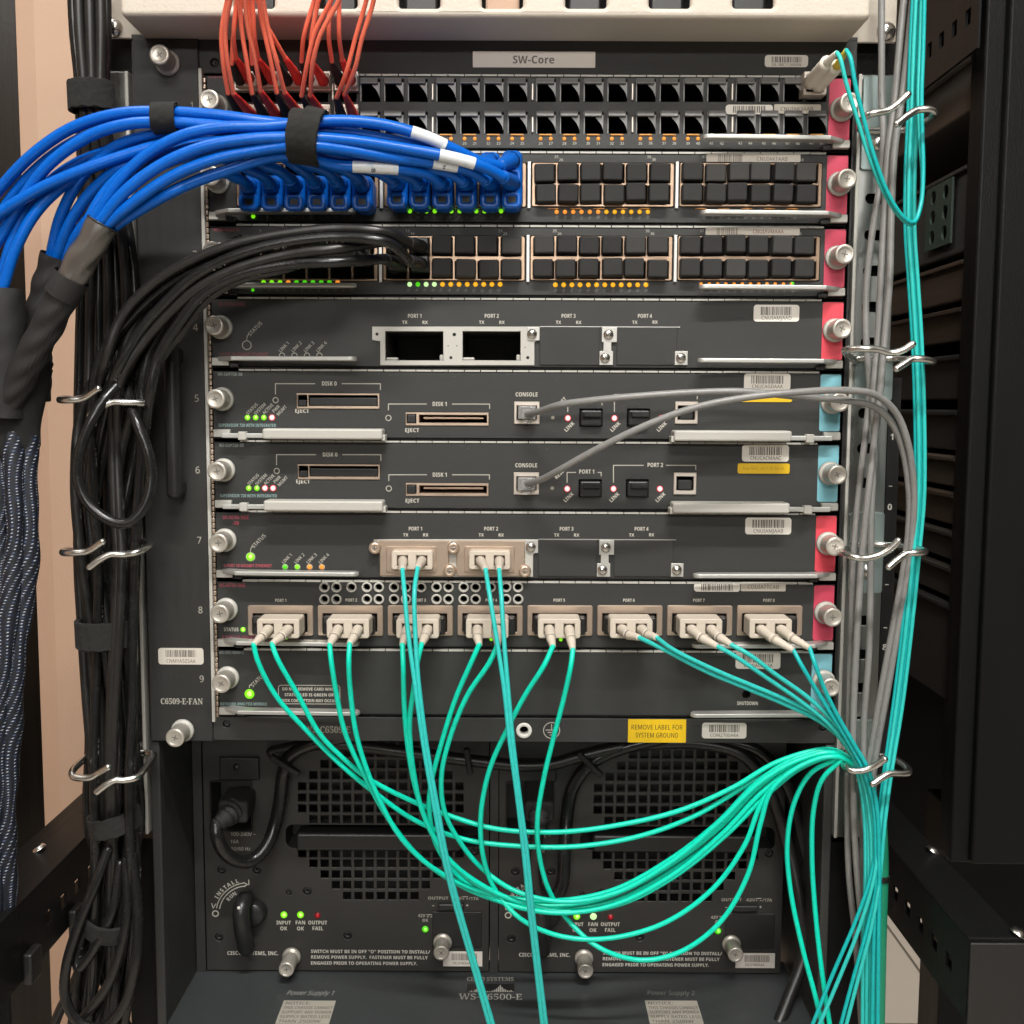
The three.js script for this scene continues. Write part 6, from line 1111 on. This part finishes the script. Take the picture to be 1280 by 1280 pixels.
// ---------------------------------------------------------------- sleeves of the blue cables and braided hoses at the left
{
  const g = thing('cable_sleeve', 'shrink sleeve over blue cables with a shiny translucent mouth', 'cable sleeve', P(25, 480, 62), 'cable sleeves');
  part(g, 'clear_mouth', (() => { const c = curve(pts([[128, 280, 74], [115, 303, 74], [102, 325, 73.4], [89, 348, 72.5]])); return new THREE.TubeGeometry(c, 24, 0.0084, 30); })(), M.clearGlue);
  part(g, 'rim', new THREE.TorusGeometry(0.0084, 0.0006, 8, 28).applyQuaternion(new THREE.Quaternion().setFromUnitVectors(V(0, 0, 1), P(128, 280, 74).sub(P(112, 308, 74)).normalize())).translate(...P(128, 280, 74).toArray()), M.plastic);
  part(g, 'collar', (() => { const c = curve(pts([[90, 346, 72.5], [84, 357, 72], [77, 370, 71]])); return new THREE.TubeGeometry(c, 8, 0.0099, 24); })(), M.rubberDark);
  part(g, 'sleeve_body', tube(pts([[86, 354, 72], [66, 394, 69], [46, 432, 66], [26, 470, 62], [10, 505, 58]]), 0.0086, { seg: 12, radial: 30 }), M.rubberDark);
  const g2 = thing('cable_sleeve', 'dull black shrink sleeve tucked behind the shiny-mouthed one', 'cable sleeve', P(50, 410, 40), 'cable sleeves');
  part(g2, 'sleeve_body', new THREE.TubeGeometry(curve(pts([[71, 320, 46], [62, 350, 44], [54, 380, 42], [46, 420, 40], [44, 500, 36]])), 40, 0.0088, 30), M.rubberDark);
  const g3 = thing('cable_sleeve', 'black shrink sleeve half hidden behind the frame post side', 'cable sleeve', P(2, 460, 60), 'cable sleeves');
  part(g3, 'sleeve_body', new THREE.TubeGeometry(curve(pts([[2, 362, 60], [4, 400, 60], [6, 450, 58], [4, 520, 56]])), 14, 0.0120, 18), M.rubberDark);
  for (const s of [g, g2, g3]) s.traverse(m => {              // heat-shrunk tube follows the cables inside: shallow lengthwise dents and creases
    if (m.name !== 'sleeve_body' && m.name !== 'clear_mouth') return; const p = m.geometry.attributes.position, n = m.geometry.attributes.normal;
    for (let i = 0; i < p.count; i++) { const a = p.getX(i) * 210 + p.getY(i) * 160, b = p.getY(i) * 420 - p.getX(i) * 300 + p.getZ(i) * 500; const d = 0.0003 * Math.sin(b * 1.2) + 0.0003 * Math.sin(a * 0.9 + b * 0.5); p.setXYZ(i, p.getX(i) + n.getX(i) * d, p.getY(i) + n.getY(i) * d, p.getZ(i) + n.getZ(i) * d); }
    m.geometry.computeVertexNormals();
  });
  // braid
  const cv = document.createElement('canvas'); cv.width = 64; cv.height = 64; const x = cv.getContext('2d'); x.fillStyle = '#0d1017'; x.fillRect(0, 0, 64, 64);
  for (let i = 0; i < 4; i++) for (let j = 0; j < 4; j++) { const u = i * 16 + (j % 2) * 8, v = j * 16; x.fillStyle = ['#141b2e', '#182238', '#10141e'][(i + j) % 3]; x.fillRect(u, v, 13, 12); x.fillStyle = (i * 3 + j) % 4 === 3 ? '#5d687d' : '#b9c0cb'; x.save(); x.translate(u + 6, v + 6); x.rotate(0.6); x.fillRect(-3, -2, 6.4, 4); x.restore(); }
  const t = new THREE.CanvasTexture(cv); t.colorSpace = THREE.SRGBColorSpace; t.wrapS = t.wrapT = THREE.RepeatWrapping; t.repeat.set(40, 2);
  const braid = std(rgb(1, 1, 1), 0.6, 0, { map: t, bumpMap: t, bumpScale: 0.0006 });
  [[[[34, 545, 48], [36, 610, 50], [37, 680, 52], [29, 760, 54], [19, 850, 56], [12, 950, 56], [9, 1040, 56], [8, 1160, 54]], 'outermost, beside the frame post'], [[[16, 540, 54], [18, 610, 56], [18, 690, 58], [10, 780, 60], [1, 870, 60], [-5, 960, 60], [-8, 1160, 60]], 'in front of the outer one'], [[[-2, 540, 50], [0, 620, 52], [0, 720, 52], [-10, 820, 52], [-16, 1000, 50]], 'deepest in the group']].forEach(([l, w]) => solo('braided_hose', (() => { const b = new THREE.TubeGeometry(curve(pts(l)), 90, 0.0056, 16), p = b.attributes.position, n = b.attributes.normal; for (let i = 0; i < p.count; i++) { const y = p.getY(i), d = 0.0007 * Math.sin(y * 70 + l[0][0]) + 0.0005 * Math.sin(y * 190); p.setXYZ(i, p.getX(i) + n.getX(i) * d, y + n.getY(i) * d, p.getZ(i) + n.getZ(i) * d); } const uv = b.attributes.uv; for (let i = 0; i < uv.count; i++) uv.setXY(i, uv.getX(i) + 0.004 * Math.sin(uv.getX(i) * 31 + l[0][0]), uv.getY(i) + uv.getX(i) * 1.5 + 0.1 * Math.sin(uv.getX(i) * 23)); return b; })(), braid, 'navy and white braided cable hose, ' + w, 'cable hose', 'braided hoses'));
  solo('mesh_wrap', tube(pts([[34, 455, 44], [26, 490, 46], [18, 530, 46], [18, 556, 46]]), 0.0145, { seg: 6, radial: 18 }), M.velcro, 'black mesh wrap gathering the hoses under the sleeves', 'cable wrap');
}
// background cord under the rail
solo('floor_cord', tube([V(0.42, -0.62, -0.62), V(0.37, -0.66, -0.62), V(0.345, -0.72, -0.62), V(0.35, -0.80, -0.62), V(0.39, -0.92, -0.6)], 0.0035, { seg: 8, radial: 8 }), M.cordSoft, 'thin black cord hanging in front of the floor tiles', 'cable');
shade(scene);
renderer.render(scene, camera);
